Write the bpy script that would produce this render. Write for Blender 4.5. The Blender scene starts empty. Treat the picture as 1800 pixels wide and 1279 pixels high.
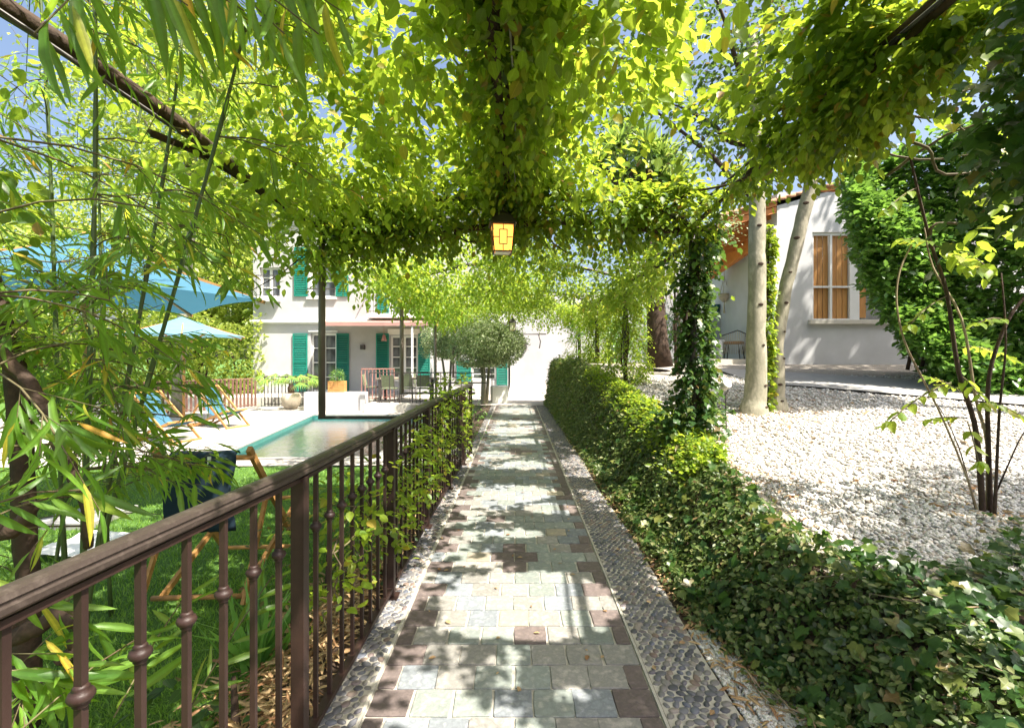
import bpy, math, random
import numpy as np
from mathutils import Vector, noise as mnoise
R = np.random.RandomState(7); random.seed(7)
sc = bpy.context.scene
PI = math.pi
# ------------------------------------------------------------------ camera, sky, sun, exposure
CH = 1.4; FPX = 850.0; CX = 908.0; CY = 629.0
cd = bpy.data.cameras.new('camera'); cam = bpy.data.objects.new('camera', cd); sc.collection.objects.link(cam)
cam.location = (0, 0, CH); cam.rotation_euler = (PI/2, 0, 0)
cd.sensor_width = 36; cd.lens = FPX/1800*36; cd.shift_x = -(CX-900)/1800; cd.shift_y = (CY-639.5)/1800
cd.clip_start = 0.05; cd.clip_end = 800
sc.camera = cam
SUN = Vector((0.55, -0.36, 1.10)).normalized()
w = bpy.data.worlds.new('World'); sc.world = w; w.use_nodes = True
nt = w.node_tree; bg = nt.nodes['Background']; sky = nt.nodes.new('ShaderNodeTexSky')
sky.sky_type = 'NISHITA'; sky.sun_disc = False
sky.sun_elevation = math.asin(SUN.z); sky.sun_rotation = math.atan2(SUN.x, SUN.y)
sky.air_density = 1.0; sky.dust_density = 5.0; sky.ozone_density = 1.0
nt.links.new(sky.outputs[0], bg.inputs[0]); bg.inputs[1].default_value = 0.095
sl = bpy.data.lights.new('sun', 'SUN'); sl.energy = 5.0; sl.angle = math.radians(0.55); sl.color = (1.0, 0.93, 0.82)
so = bpy.data.objects.new('sun', sl); sc.collection.objects.link(so); so.rotation_euler = (-SUN).to_track_quat('-Z', 'Y').to_euler()
so.location = (5, -5, 12)
sc.view_settings.view_transform = 'Standard'; sc.view_settings.look = 'None'
sc.view_settings.exposure = 1.62; sc.view_settings.gamma = 1.0; sc.view_settings.use_curve_mapping = False
sc.render.engine = 'CYCLES'
cy = sc.cycles; cy.max_bounces = 8; cy.diffuse_bounces = 5; cy.glossy_bounces = 3; cy.transmission_bounces = 6; cy.transparent_max_bounces = 8
cy.caustics_reflective = False; cy.caustics_refractive = False; cy.sample_clamp_indirect = 4.0; cy.use_denoising = True

def P(px, py, d):
    return Vector(((px-CX)/FPX*d, d, CH-(py-CY)/FPX*d))
def proj(p):
    p = np.asarray(p); y = np.maximum(p[..., 1], 1e-3)
    return CX+FPX*p[..., 0]/y, CY-FPX*(p[..., 2]-CH)/y

# ------------------------------------------------------------------ materials
def nmat(name):
    m = bpy.data.materials.new(name); m.use_nodes = True
    n = m.node_tree.nodes; return m, n, m.node_tree.links, n['Principled BSDF']
def ramp(n, stops, interp='LINEAR'):
    r = n.new('ShaderNodeValToRGB'); cr = r.color_ramp; cr.interpolation = interp
    while len(cr.elements) < len(stops): cr.elements.new(0.5)
    for e, (p, c) in zip(cr.elements, stops): e.position = p; e.color = (*c, 1)
    return r
def mat(name, c1, c2=None, scale=8.0, rough=0.7, bump=0.0, bscale=None, metal=0.0, spec=0.4, detail=6, vary=0.0, stretch=None, c3=None, bdist=0.01):
    m, n, l, b = nmat(name); c2 = c2 or tuple(x*0.75 for x in c1)
    geo = n.new('ShaderNodeNewGeometry'); mp = n.new('ShaderNodeMapping'); l.new(geo.outputs['Position'], mp.inputs[0])
    if stretch: mp.inputs['Scale'].default_value = stretch
    t = n.new('ShaderNodeTexNoise'); t.inputs['Scale'].default_value = scale; t.inputs['Detail'].default_value = detail; t.inputs['Roughness'].default_value = .65
    l.new(mp.outputs[0], t.inputs['Vector'])
    st = [(0.32, c1), (0.68, c2)] if c3 is None else [(0.3, c1), (0.5, c2), (0.7, c3)]
    r = ramp(n, st); l.new(t.outputs[0], r.inputs[0]); col = r.outputs[0]
    if vary:
        oi = n.new('ShaderNodeObjectInfo'); ad = n.new('ShaderNodeMath'); ad.operation = 'ADD'; fr = n.new('ShaderNodeMath'); fr.operation = 'FRACT'
        l.new(oi.outputs['Random'], ad.inputs[0]); l.new(geo.outputs['Random Per Island'], ad.inputs[1]); l.new(ad.outputs[0], fr.inputs[0])
        mr = n.new('ShaderNodeMapRange'); l.new(fr.outputs[0], mr.inputs[0]); mr.inputs[3].default_value = 1-vary; mr.inputs[4].default_value = 1+vary
        vm = n.new('ShaderNodeVectorMath'); vm.operation = 'SCALE'; l.new(col, vm.inputs[0]); l.new(mr.outputs[0], vm.inputs['Scale']); col = vm.outputs[0]
    l.new(col, b.inputs['Base Color']); b.inputs['Roughness'].default_value = rough; b.inputs['Metallic'].default_value = metal
    b.inputs['Specular IOR Level'].default_value = spec
    if bump:
        t2 = n.new('ShaderNodeTexNoise'); t2.inputs['Scale'].default_value = bscale or scale*4; t2.inputs['Detail'].default_value = 6
        l.new(mp.outputs[0], t2.inputs['Vector'])
        bp = n.new('ShaderNodeBump'); bp.inputs['Strength'].default_value = bump; bp.inputs['Distance'].default_value = bdist
        l.new(t2.outputs[0], bp.inputs['Height']); l.new(bp.outputs[0], b.inputs['Normal'])
    return m
def leafmat(name, stops, tr=(0.20, 0.30, 0.03), tf=0.42, rough=0.42, spec=0.45, tw=0.5):
    """leaf blade: per-leaf colour, sheen on top, light shining through"""
    m, n, l, b = nmat(name)
    geo = n.new('ShaderNodeNewGeometry'); oi = n.new('ShaderNodeObjectInfo')
    ad = n.new('ShaderNodeMath'); ad.operation = 'ADD'; fr = n.new('ShaderNodeMath'); fr.operation = 'FRACT'
    l.new(geo.outputs['Random Per Island'], ad.inputs[0]); l.new(oi.outputs['Random'], ad.inputs[1]); l.new(ad.outputs[0], fr.inputs[0])
    r = ramp(n, stops); l.new(fr.outputs[0], r.inputs[0])
    t = n.new('ShaderNodeTexNoise'); t.inputs['Scale'].default_value = 60; t.inputs['Detail'].default_value = 3; l.new(geo.outputs['Position'], t.inputs['Vector'])
    mr = n.new('ShaderNodeMapRange'); l.new(t.outputs[0], mr.inputs[0]); mr.inputs[3].default_value = .7; mr.inputs[4].default_value = 1.3
    vm = n.new('ShaderNodeVectorMath'); vm.operation = 'SCALE'; l.new(r.outputs[0], vm.inputs[0]); l.new(mr.outputs[0], vm.inputs['Scale'])
    at = n.new('ShaderNodeAttribute'); at.attribute_name = 'leafuv'; sx = n.new('ShaderNodeSeparateXYZ'); l.new(at.outputs['Vector'], sx.inputs[0])
    def mth(op, a, b_, c=None):
        q = n.new('ShaderNodeMath'); q.operation = op
        for i_, v_ in enumerate((a, b_) if c is None else (a, b_, c)):
            if isinstance(v_, (int, float)): q.inputs[i_].default_value = v_
            elif v_ is not None: l.new(v_, q.inputs[i_])
        return q.outputs[0]
    axx = mth('ABSOLUTE', sx.outputs[0], 0); rib = mth('LESS_THAN', axx, .022)
    sv = mth('FRACT', mth('SUBTRACT', mth('MULTIPLY', sx.outputs[1], 8), mth('MULTIPLY', axx, 7)), 0); sv = mth('LESS_THAN', sv, .14)
    k_ = mth('ADD', mth('MULTIPLY', rib, .45), mth('ADD', mth('MULTIPLY', sv, .14), .95)); v3 = n.new('ShaderNodeVectorMath'); v3.operation = 'SCALE'; l.new(vm.outputs[0], v3.inputs[0]); l.new(k_, v3.inputs['Scale']); vm = v3
    l.new(vm.outputs[0], b.inputs['Base Color']); b.inputs['Roughness'].default_value = rough; b.inputs['Specular IOR Level'].default_value = spec
    ts = n.new('ShaderNodeBsdfTranslucent')
    mx = n.new('ShaderNodeMix'); mx.data_type = 'RGBA'; mx.blend_type = 'MIX'; mx.inputs[0].default_value = tw
    v2 = n.new('ShaderNodeVectorMath'); v2.operation = 'SCALE'; v2.inputs['Scale'].default_value = 2.2; l.new(vm.outputs[0], v2.inputs[0])
    l.new(v2.outputs[0], mx.inputs[6]); v4 = n.new('ShaderNodeVectorMath'); v4.operation = 'SCALE'; v4.inputs[0].default_value = tr; l.new(mth('SUBTRACT', 1.08, mth('MULTIPLY', k_, .12)), v4.inputs['Scale']); l.new(v4.outputs[0], mx.inputs[7])
    l.new(mx.outputs[2], ts.inputs['Color'])
    ms = n.new('ShaderNodeMixShader'); ms.inputs[0].default_value = tf
    l.new(b.outputs[0], ms.inputs[1]); l.new(ts.outputs[0], ms.inputs[2])
    l.new(ms.outputs[0], n['Material Output'].inputs['Surface'])
    return m
M = {}
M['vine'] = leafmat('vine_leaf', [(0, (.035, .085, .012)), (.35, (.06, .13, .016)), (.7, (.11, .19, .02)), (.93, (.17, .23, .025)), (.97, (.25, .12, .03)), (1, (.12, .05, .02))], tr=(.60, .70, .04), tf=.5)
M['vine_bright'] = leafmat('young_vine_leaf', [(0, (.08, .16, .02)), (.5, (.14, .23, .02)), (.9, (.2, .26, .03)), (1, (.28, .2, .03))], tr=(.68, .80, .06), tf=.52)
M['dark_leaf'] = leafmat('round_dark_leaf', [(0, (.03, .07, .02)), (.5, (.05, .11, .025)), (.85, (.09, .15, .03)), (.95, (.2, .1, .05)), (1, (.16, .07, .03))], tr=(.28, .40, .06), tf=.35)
M['bamboo_leaf'] = leafmat('bamboo_leaf', [(0, (.04, .10, .015)), (.5, (.07, .16, .02)), (.9, (.12, .22, .03)), (.965, (.4, .3, .04)), (.985, (.5, .22, .03)), (1, (.3, .13, .05))], tr=(.68, .84, .06), tf=.55, spec=.5)
M['ivy'] = leafmat('ivy_leaf', [(0, (.018, .05, .014)), (.5, (.035, .085, .02)), (.85, (.06, .12, .025)), (.97, (.16, .17, .04)), (1, (.13, .075, .03))], tr=(.25, .42, .04), tf=.28, rough=.38)
M['fig'] = leafmat('creeping_fig_leaf', [(0, (.035, .06, .02)), (.35, (.07, .11, .03)), (.7, (.13, .17, .05)), (.92, (.22, .23, .09)), (1, (.2, .12, .06))], tr=(.35, .5, .06), tf=.3, rough=.45)
M['laurel'] = leafmat('laurel_leaf', [(0, (.04, .11, .022)), (.5, (.085, .19, .035)), (1, (.15, .28, .05))], tr=(.36, .58, .06), tf=.33, rough=.3, spec=.6)
M['tree_leaf'] = leafmat('garden_tree_leaf', [(0, (.10, .16, .025)), (.5, (.19, .26, .04)), (1, (.32, .36, .07))], tr=(.70, .78, .12), tf=.5)
M['pale_leaf'] = leafmat('clipped_tree_leaf', [(0, (.10, .15, .07)), (.5, (.19, .24, .12)), (1, (.34, .38, .22))], tr=(.4, .5, .15), tf=.35)
M['yucca_leaf'] = leafmat('yucca_leaf', [(0, (.07, .15, .03)), (.7, (.14, .25, .05)), (1, (.3, .32, .08))], tr=(.5, .6, .08), tf=.4)
M['grass'] = leafmat('grass_blade', [(0, (.11, .22, .03)), (1, (.20, .34, .05))], tr=(.4, .6, .06), tf=.35)
M['dry_leaf'] = leafmat('dry_leaf', [(0, (.34, .24, .13)), (.5, (.42, .3, .16)), (.8, (.28, .16, .08)), (1, (.2, .1, .05))], tr=(.4, .25, .1), tf=.2, rough=.7, spec=.15)
M['bark'] = mat('vine_bark', (.075, .045, .028), (.03, .019, .013), 14, .85, .6, 60)
M['palebark'] = mat('smooth_grey_bark', (.36, .33, .25), (.22, .21, .15), 7, .8, .4, 45, stretch=(1, 1, .5), c3=(.44, .40, .31))
M['stem'] = mat('thin_stem', (.13, .12, .05), (.08, .05, .03), 9, .7)
M['palestem'] = mat('pale_stem', (.33, .28, .17), (.2, .13, .08), 12, .7)
M['culm'] = mat('bamboo_culm', (.05, .09, .025), (.08, .11, .035), 5, .45, stretch=(1, 1, .3))
M['iron'] = mat('brown_painted_iron', (.036, .019, .015), (.022, .012, .010), 9, .5, .3, 160, spec=.3, bdist=.002)
M['rail'] = mat('weathered_handrail', (.052, .040, .034), (.038, .028, .024), 40, .4, .3, 150, spec=.5, bdist=.002, c3=(.070, .055, .047))
M['darkiron'] = mat('dark_iron', (.06, .05, .045), (.035, .03, .028), 12, .5, spec=.5)
M['postiron'] = mat('weathered_post_iron', (.20, .155, .135), (.13, .10, .09), 6, .45, spec=.5)
M['slatbrown'] = mat('brown_slat_paint', (.24, .13, .10), (.18, .095, .07), 8, .6)
M['palerust'] = mat('pale_rust_iron', (.45, .22, .18), (.35, .16, .13), 8, .6)
M['mortar'] = mat('pale_mortar', (.46, .43, .37), (.32, .30, .26), 25, .9, .6, 90, bdist=.006)
for k, (a, b_, c_) in {'slate_blue': ((.24, .265, .28), (.16, .175, .19), (.33, .345, .345)), 'slate_green': ((.25, .28, .255), (.175, .195, .18), (.35, .355, .31)), 'sandstone': ((.36, .32, .25), (.27, .24, .19), (.42, .36, .25)),
                       'porphyry': ((.165, .13, .12), (.11, .088, .083), (.21, .165, .15)), 'slate_grey': ((.30, .285, .26), (.20, .195, .18), (.38, .35, .31))}.items():
    M[k] = mat(k, a, b_, 17, .72, .8, 30, c3=c_, vary=.14, spec=.35, bdist=.008)
M['pebble'] = None
def pebble_mat(name, stops, rough=.5):
    m, n, l, b = nmat(name)
    geo = n.new('ShaderNodeNewGeometry'); oi = n.new('ShaderNodeObjectInfo')
    ad = n.new('ShaderNodeMath'); ad.operation = 'ADD'; fr = n.new('ShaderNodeMath'); fr.operation = 'FRACT'
    l.new(geo.outputs['Random Per Island'], ad.inputs[0]); l.new(oi.outputs['Random'], ad.inputs[1]); l.new(ad.outputs[0], fr.inputs[0])
    r = ramp(n, stops); l.new(fr.outputs[0], r.inputs[0])
    t = n.new('ShaderNodeTexNoise'); t.inputs['Scale'].default_value = 70; t.inputs['Detail'].default_value = 4; l.new(geo.outputs['Position'], t.inputs['Vector'])
    mr = n.new('ShaderNodeMapRange'); l.new(t.outputs[0], mr.inputs[0]); mr.inputs[3].default_value = .72; mr.inputs[4].default_value = 1.28
    vm = n.new('ShaderNodeVectorMath'); vm.operation = 'SCALE'; l.new(r.outputs[0], vm.inputs[0]); l.new(mr.outputs[0], vm.inputs['Scale'])
    l.new(vm.outputs[0], b.inputs['Base Color']); b.inputs['Roughness'].default_value = rough; b.inputs['Specular IOR Level'].default_value = .4
    return m
M['pebble'] = pebble_mat('river_pebble', [(0, (.06, .06, .07)), (.3, (.12, .12, .13)), (.55, (.18, .165, .15)), (.75, (.10, .11, .14)), (.9, (.17, .12, .10)), (1, (.25, .22, .19))])
M['gravel'] = pebble_mat('white_gravel_stone', [(0, (.22, .19, .15)), (.08, (.42, .40, .36)), (.4, (.53, .515, .48)), (.8, (.62, .61, .58)), (.95, (.35, .31, .26)), (1, (.36, .3, .24))], .8)
M['gravelbed'] = mat('white_gravel_bed', (.42, .39, .34), (.24, .21, .17), 45, .9, 1.0, 45, detail=3, c3=(.52, .49, .44), bdist=.02)
M['soil'] = mat('mulch_soil', (.10, .065, .04), (.045, .03, .02), 18, .95, 1.0, 40, c3=(.17, .12, .075), bdist=.02)
M['lawn'] = mat('lawn', (.10, .20, .03), (.06, .14, .02), 30, .9, .8, 160, c3=(.14, .26, .045), bdist=.02)
M['concrete'] = mat('grey_concrete', (.34, .33, .31), (.27, .265, .25), 6, .85, .2, 80)
M['deck'] = mat('pale_stone_deck', (.40, .365, .33), (.35, .32, .285), 3, .75, .1, 60)
M['plaster'] = mat('white_plaster', (.46, .46, .47), (.37, .37, .375), .9, .9, .15, 60, bdist=.004)
M['annexplaster'] = mat('annex_plaster', (.58, .585, .60), (.47, .475, .48), 1.1, .9, .2, 50, bdist=.004)
M['white'] = mat('white_paint', (.76, .76, .74), (.70, .70, .68), 4, .55)
M['stone'] = mat('pale_limestone', (.6, .57, .5), (.5, .47, .41), 8, .8, .3)
M['green'] = mat('green_shutter_paint', (.008, .20, .145), (.006, .155, .115), 3, .5, vary=.12)
M['awning'] = mat('rust_pink_awning', (.42, .24, .21), (.36, .2, .18), 3, .7)
M['wood'] = mat('oiled_teak', (.50, .27, .09), (.36, .17, .05), 4, .55, .2, 40, stretch=(1, 1, 6), vary=.1)
M['orangewood'] = mat('orange_pine_rafter', (.62, .25, .08), (.50, .18, .05), 4, .6, .15, 40, stretch=(.5, 3, 3), vary=.1)
M['plankwood'] = mat('knotty_pine_plank', (.50, .26, .08), (.36, .16, .04), 3, .6, .2, 30, stretch=(5, 5, .6), vary=.14)
M['greywood'] = mat('weathered_wood', (.30, .25, .18), (.2, .16, .11), 6, .8)
M['rooftile'] = mat('clay_roof_tile', (.45, .25, .15), (.32, .17, .10), 6, .85, .3)
M['towel'] = mat('navy_canvas', (.012, .03, .05), (.008, .022, .038), 30, .9, .3, 300, bdist=.002)
M['pebblewhite'] = M['stone']
def cloth(name, c, tr, tf=.35):
    m, n, l, b = nmat(name); b.inputs['Roughness'].default_value = .85; b.inputs['Base Color'].default_value = (*c, 1); b.inputs['Specular IOR Level'].default_value = .2
    t = n.new('ShaderNodeTexNoise'); t.inputs['Scale'].default_value = 5; r = ramp(n, [(.3, c), (.7, tuple(x*.85 for x in c))]); l.new(t.outputs[0], r.inputs[0]); l.new(r.outputs[0], b.inputs['Base Color'])
    ts = n.new('ShaderNodeBsdfTranslucent'); ts.inputs[0].default_value = (*tr, 1)
    ms = n.new('ShaderNodeMixShader'); ms.inputs[0].default_value = tf
    l.new(b.outputs[0], ms.inputs[1]); l.new(ts.outputs[0], ms.inputs[2]); l.new(ms.outputs[0], n['Material Output'].inputs['Surface']); return m
M['blue'] = cloth('blue_canvas', (.075, .20, .30), (.05, .16, .25))
M['paleblue'] = cloth('pale_blue_canvas', (.18, .36, .45), (.14, .3, .38))
def glass(name, c, rough=.05):
    m, n, l, b = nmat(name); b.inputs['Base Color'].default_value = (*c, 1); b.inputs['Roughness'].default_value = rough; b.inputs['Specular IOR Level'].default_value = 1.0
    t = n.new('ShaderNodeTexNoise'); t.inputs['Scale'].default_value = 1.3; r = ramp(n, [(.35, c), (.65, tuple(min(1, x*2.4+.02) for x in c))]); l.new(t.outputs[0], r.inputs[0]); l.new(r.outputs[0], b.inputs['Base Color']); return m
M['pane'] = glass('window_glass', (.05, .055, .06))
def water():
    m, n, l, b = nmat('pool_water')
    tr = n.new('ShaderNodeBsdfTransparent'); tr.inputs[0].default_value = (.62, .93, .92, 1)
    gl = n.new('ShaderNodeBsdfGlossy'); gl.inputs['Roughness'].default_value = .18
    fr = n.new('ShaderNodeFresnel'); fr.inputs[0].default_value = 1.2
    t = n.new('ShaderNodeTexNoise'); t.inputs['Scale'].default_value = 5; t.inputs['Detail'].default_value = 3
    g = n.new('ShaderNodeNewGeometry'); l.new(g.outputs['Position'], t.inputs['Vector'])
    bp = n.new('ShaderNodeBump'); bp.inputs['Strength'].default_value = .25; bp.inputs['Distance'].default_value = .05; l.new(t.outputs[0], bp.inputs['Height'])
    l.new(bp.outputs[0], fr.inputs['Normal']); l.new(bp.outputs[0], gl.inputs['Normal'])
    ms = n.new('ShaderNodeMixShader'); l.new(fr.outputs[0], ms.inputs[0]); l.new(tr.outputs[0], ms.inputs[1]); l.new(gl.outputs[0], ms.inputs[2])
    l.new(ms.outputs[0], n['Material Output'].inputs['Surface']); return m
M['water'] = water()
M['pooltile'] = mat('aqua_pool_tile', (.36, .68, .64), (.30, .62, .60), 9, .6, detail=3, c3=(.44, .72, .68))
def emit(name, c, s):
    m, n, l, b = nmat(name); b.inputs['Base Color'].default_value = (*c, 1); b.inputs['Emission Color'].default_value = (*c, 1); b.inputs['Emission Strength'].default_value = s
    t = n.new('ShaderNodeTexNoise'); t.inputs['Scale'].default_value = 14; r = ramp(n, [(.3, c), (.7, (c[0], c[1]*.8, c[2]*.6))]); l.new(t.outputs[0], r.inputs[0]); l.new(r.outputs[0], b.inputs['Emission Color']); return m
M['lampglass'] = emit('lit_amber_glass', (1.0, .55, .12), .6)
M['lampclear'] = glass('pale_lamp_glass', (.55, .45, .3), .3)
M['bulb'] = emit('lit_bulb', (1.0, .72, .3), 4.0)
M['teal'] = mat('teal_glaze', (.03, .16, .17), (.02, .1, .11), 5, .3)
M['rope'] = mat('pale_rope', (.55, .48, .38), (.45, .38, .3), 30, .9)
M['mesh'] = mat('olive_chair_mesh', (.17, .2, .12), (.12, .14, .08), 20, .8)

# ------------------------------------------------------------------ mesh helpers
def link(name, me, m, parent=None, loc=None):
    o = bpy.data.objects.new(name, me); sc.collection.objects.link(o)
    if m is not None and not me.materials: me.materials.append(m)
    if parent is not None: o.parent = parent
    if loc is not None: o.location = loc
    return o
def empty(name, loc=(0, 0, 0), rz=0, parent=None):
    o = bpy.data.objects.new(name, None); sc.collection.objects.link(o); o.location = loc; o.rotation_euler = (0, 0, rz); o.empty_display_size = .1
    if parent: o.parent = parent
    return o
def tag(o, label=None, cat=None, group=None, kind=None):
    if label: o['label'] = label
    if cat: o['category'] = cat
    if group: o['group'] = group
    if kind: o['kind'] = kind
    return o
def copy_tree(o, parent=None):
    c = o.copy(); sc.collection.objects.link(c); c.parent = parent
    for ch in list(o.children): copy_tree(ch, c)
    return c
def trimesh(name, V, F, smooth=False, uv=None):
    V = np.ascontiguousarray(V, dtype=np.float32); F = np.ascontiguousarray(F, dtype=np.int32); k = F.shape[1]
    me = bpy.data.meshes.new(name); me.vertices.add(len(V)); me.vertices.foreach_set('co', V.ravel())
    me.loops.add(F.size); me.loops.foreach_set('vertex_index', F.ravel())
    me.polygons.add(len(F)); me.polygons.foreach_set('loop_start', np.arange(0, F.size, k, dtype=np.int32))
    if smooth: me.polygons.foreach_set('use_smooth', np.ones(len(F), dtype=bool))
    if uv is not None:
        at = me.attributes.new('leafuv', 'FLOAT_VECTOR', 'POINT'); at.data.foreach_set('vector', np.ascontiguousarray(np.tile(uv, (len(V)//len(uv), 1)), dtype=np.float32).ravel())
    me.update(calc_edges=True); return me
class MB:
    def __init__(s): s.v = []; s.f = []; s.sm = []
    def add(s, vs, fs, smooth=False):
        b = len(s.v); s.v += [tuple(v) for v in vs]; s.f += [tuple(b+i for i in f) for f in fs]; s.sm += [smooth]*len(fs); return s
    def hexa(s, p): return s.add(p, [(0, 3, 2, 1), (4, 5, 6, 7), (0, 1, 5, 4), (1, 2, 6, 5), (2, 3, 7, 6), (3, 0, 4, 7)])
    def box(s, x0, x1, y0, y1, z0, z1):
        return s.hexa([(x0, y0, z0), (x1, y0, z0), (x1, y1, z0), (x0, y1, z0), (x0, y0, z1), (x1, y0, z1), (x1, y1, z1), (x0, y1, z1)])
    def beam(s, a, b, w, h, up=(0, 0, 1)):
        a = Vector(a); b = Vector(b); d = (b-a).normalized(); up = Vector(up)
        if abs(d.dot(up)) > .98: up = Vector((0, 1, 0))
        x = d.cross(up).normalized()*w/2; z = x.cross(d).normalized()*h/2
        return s.hexa([a-x-z, a+x-z, b+x-z, b-x-z, a-x+z, a+x+z, b+x+z, b-x+z])
    def poly(s, pts): return s.add(pts, [tuple(range(len(pts)))])
    def prism(s, pts, z0, z1):
        n = len(pts); v = [(p[0], p[1], z0) for p in pts]+[(p[0], p[1], z1) for p in pts]
        return s.add(v, [tuple(range(n))[::-1], tuple(range(n, 2*n))]+[(i, (i+1) % n, n+(i+1) % n, n+i) for i in range(n)])
    def tube(s, pts, r, n=6, cap=True):
        pts = [Vector(p) for p in pts]; m = len(pts); rs = r if hasattr(r, '__len__') else [r]*m; vs = []; fs = []; ref = None
        for i, p in enumerate(pts):
            d = (pts[min(i+1, m-1)]-pts[max(i-1, 0)]).normalized()
            if ref is None: ref = Vector((1, 0, 0)) if abs(d.x) < .8 else Vector((0, 1, 0))
            x = (ref-d*ref.dot(d)).normalized(); ref = x; y = d.cross(x)
            for k in range(n):
                a = 2*PI*k/n; vs.append(p+(x*math.cos(a)+y*math.sin(a))*rs[i])
        for i in range(m-1):
            for k in range(n):
                a = i*n+k; b = i*n+(k+1) % n; fs.append((a, b, b+n, a+n))
        if cap: fs.append(tuple(range(n))[::-1]); fs.append(tuple(range((m-1)*n, m*n)))
        return s.add(vs, fs, True)
    def lathe(s, c, prof, n=12):
        c = Vector(c); vs = []; fs = []; m = len(prof)
        for r, z in prof:
            for k in range(n): vs.append(c+Vector((r*math.cos(2*PI*k/n), r*math.sin(2*PI*k/n), z)))
        for i in range(m-1):
            for k in range(n):
                a = i*n+k; b = i*n+(k+1) % n; fs.append((a, b, b+n, a+n))
        fs.append(tuple(range(n))[::-1]); fs.append(tuple(range((m-1)*n, m*n)))
        return s.add(vs, fs, True)
    def mesh(s, name, bevel=0):
        me = bpy.data.meshes.new(name); me.from_pydata(s.v, [], s.f); me.polygons.foreach_set('use_smooth', s.sm); me.update()
        return me
    def build(s, name, m, parent=None, loc=None, bevel=0):
        o = link(name, s.mesh(name), m, parent, loc)
        if bevel:
            md = o.modifiers.new('bevel', 'BEVEL'); md.width = bevel; md.segments = 2; md.limit_method = 'ANGLE'
        return o
def norm(a): return a/np.maximum(np.linalg.norm(a, axis=-1, keepdims=True), 1e-9)
def rnd(n): return R.normal(size=(n, 3))
# leaf templates: (verts, tris); y = along the leaf, length 1
def T(v, f): return np.array(v, dtype=float), np.array(f)
OVATE = T([(0, 0, 0), (-.25, .16, .05), (-.34, .45, .06), (-.2, .78, .02), (0, 1, -.10), (.2, .78, .02), (.34, .45, .06), (.25, .16, .05), (0, .5, -.02)],
          [(0, 8, 1), (1, 8, 2), (2, 8, 3), (3, 8, 4), (4, 8, 5), (5, 8, 6), (6, 8, 7), (7, 8, 0)])
SIMPLE = T([(0, 0, 0), (-.3, .4, .07), (-.22, .75, .03), (0, 1, -.06), (.22, .75, .03), (.3, .4, .07)], [(0, 3, 2), (0, 2, 1), (0, 5, 4), (0, 4, 3)])
DIAM = T([(0, 0, 0), (-.3, .48, .08), (0, 1, -.04), (.3, .48, .08)], [(0, 2, 1), (0, 3, 2)])
LANCE = T([(0, 0, 0), (-.055, .2, .02), (-.068, .5, .0), (-.04, .8, -.07), (0, 1, -.16), (.04, .8, -.07), (.068, .5, .0), (.055, .2, .02), (0, .2, 0), (0, .5, -.025), (0, .8, -.09)],
          [(0, 8, 1), (1, 8, 9), (1, 9, 2), (2, 9, 10), (2, 10, 3), (3, 10, 4), (0, 7, 8), (7, 9, 8), (7, 6, 9), (6, 10, 9), (6, 5, 10), (5, 4, 10)])
IVY_OLD = T([(0, .04, 0), (-.32, -.10, .05), (-.40, .16, .05), (-.56, .44, .0), (-.31, .58, .05), (0, 1, -.12), (.31, .58, .05), (.52, .40, .0), (.40, .16, .05), (.30, -.08, .04), (0, .4, -.04)],
        [(0, 10, 1), (1, 10, 2), (2, 10, 3), (3, 10, 4), (4, 10, 5), (5, 10, 6), (6, 10, 7), (7, 10, 8), (8, 10, 9), (9, 10, 0)])
_h = [(-.16, -.13, .03), (-.34, -.08, .04), (-.41, .08, .04), (-.45, .22, .03), (-.60, .34, .0), (-.52, .46, .01), (-.33, .55, .04), (-.24, .72, .02), (-.09, .92, -.07)]
_o = [(0, .02, 0)]+_h+[(0, 1, -.1)]+[(-a, b+.01, c) for a, b, c in _h[::-1]]
IVY = T(_o+[(0, .42, -.03)], [(i, len(_o), (i+1) % len(_o))[::-1] for i in range(len(_o))])
BLADE = T([(-.5, 0, 0), (.5, 0, 0), (.3, .55, -.05), (-.3, .55, -.05), (0, 1, -.3)], [(0, 1, 2), (0, 2, 3), (3, 2, 4)])
def place(tpl, pos, dirs, nrm, size, wid=None):
    V0, F0 = tpl; n = len(pos)
    y = norm(dirs); z = norm(nrm-(nrm*y).sum(-1, keepdims=True)*y); x = np.cross(y, z)
    s = np.broadcast_to(np.asarray(size, dtype=float), (n,)); wd = s if wid is None else s*wid
    v = (V0[None, :, 0, None]*(x*wd[:, None])[:, None, :]+V0[None, :, 1, None]*(y*s[:, None])[:, None, :]+V0[None, :, 2, None]*(z*s[:, None])[:, None, :])+pos[:, None, :]
    f = F0[None]+(np.arange(n)*len(V0))[:, None, None]
    return v.reshape(-1, 3), f.reshape(-1, 3)
def leaves(name, tpl, L, m, parent=None, smooth=False):
    pos, dr, nr, sz = L[:4]; wd = L[4] if len(L) > 4 else None
    v, f = place(tpl, pos, dr, nr, sz, wd)
    return link(name, trimesh(name, v, f, smooth, tpl[0]), m, parent)
def cat(Ls): return tuple(np.concatenate([l[i] for l in Ls]) for i in range(4))
def sel(L, mask): return tuple(a[mask] for a in L)
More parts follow.
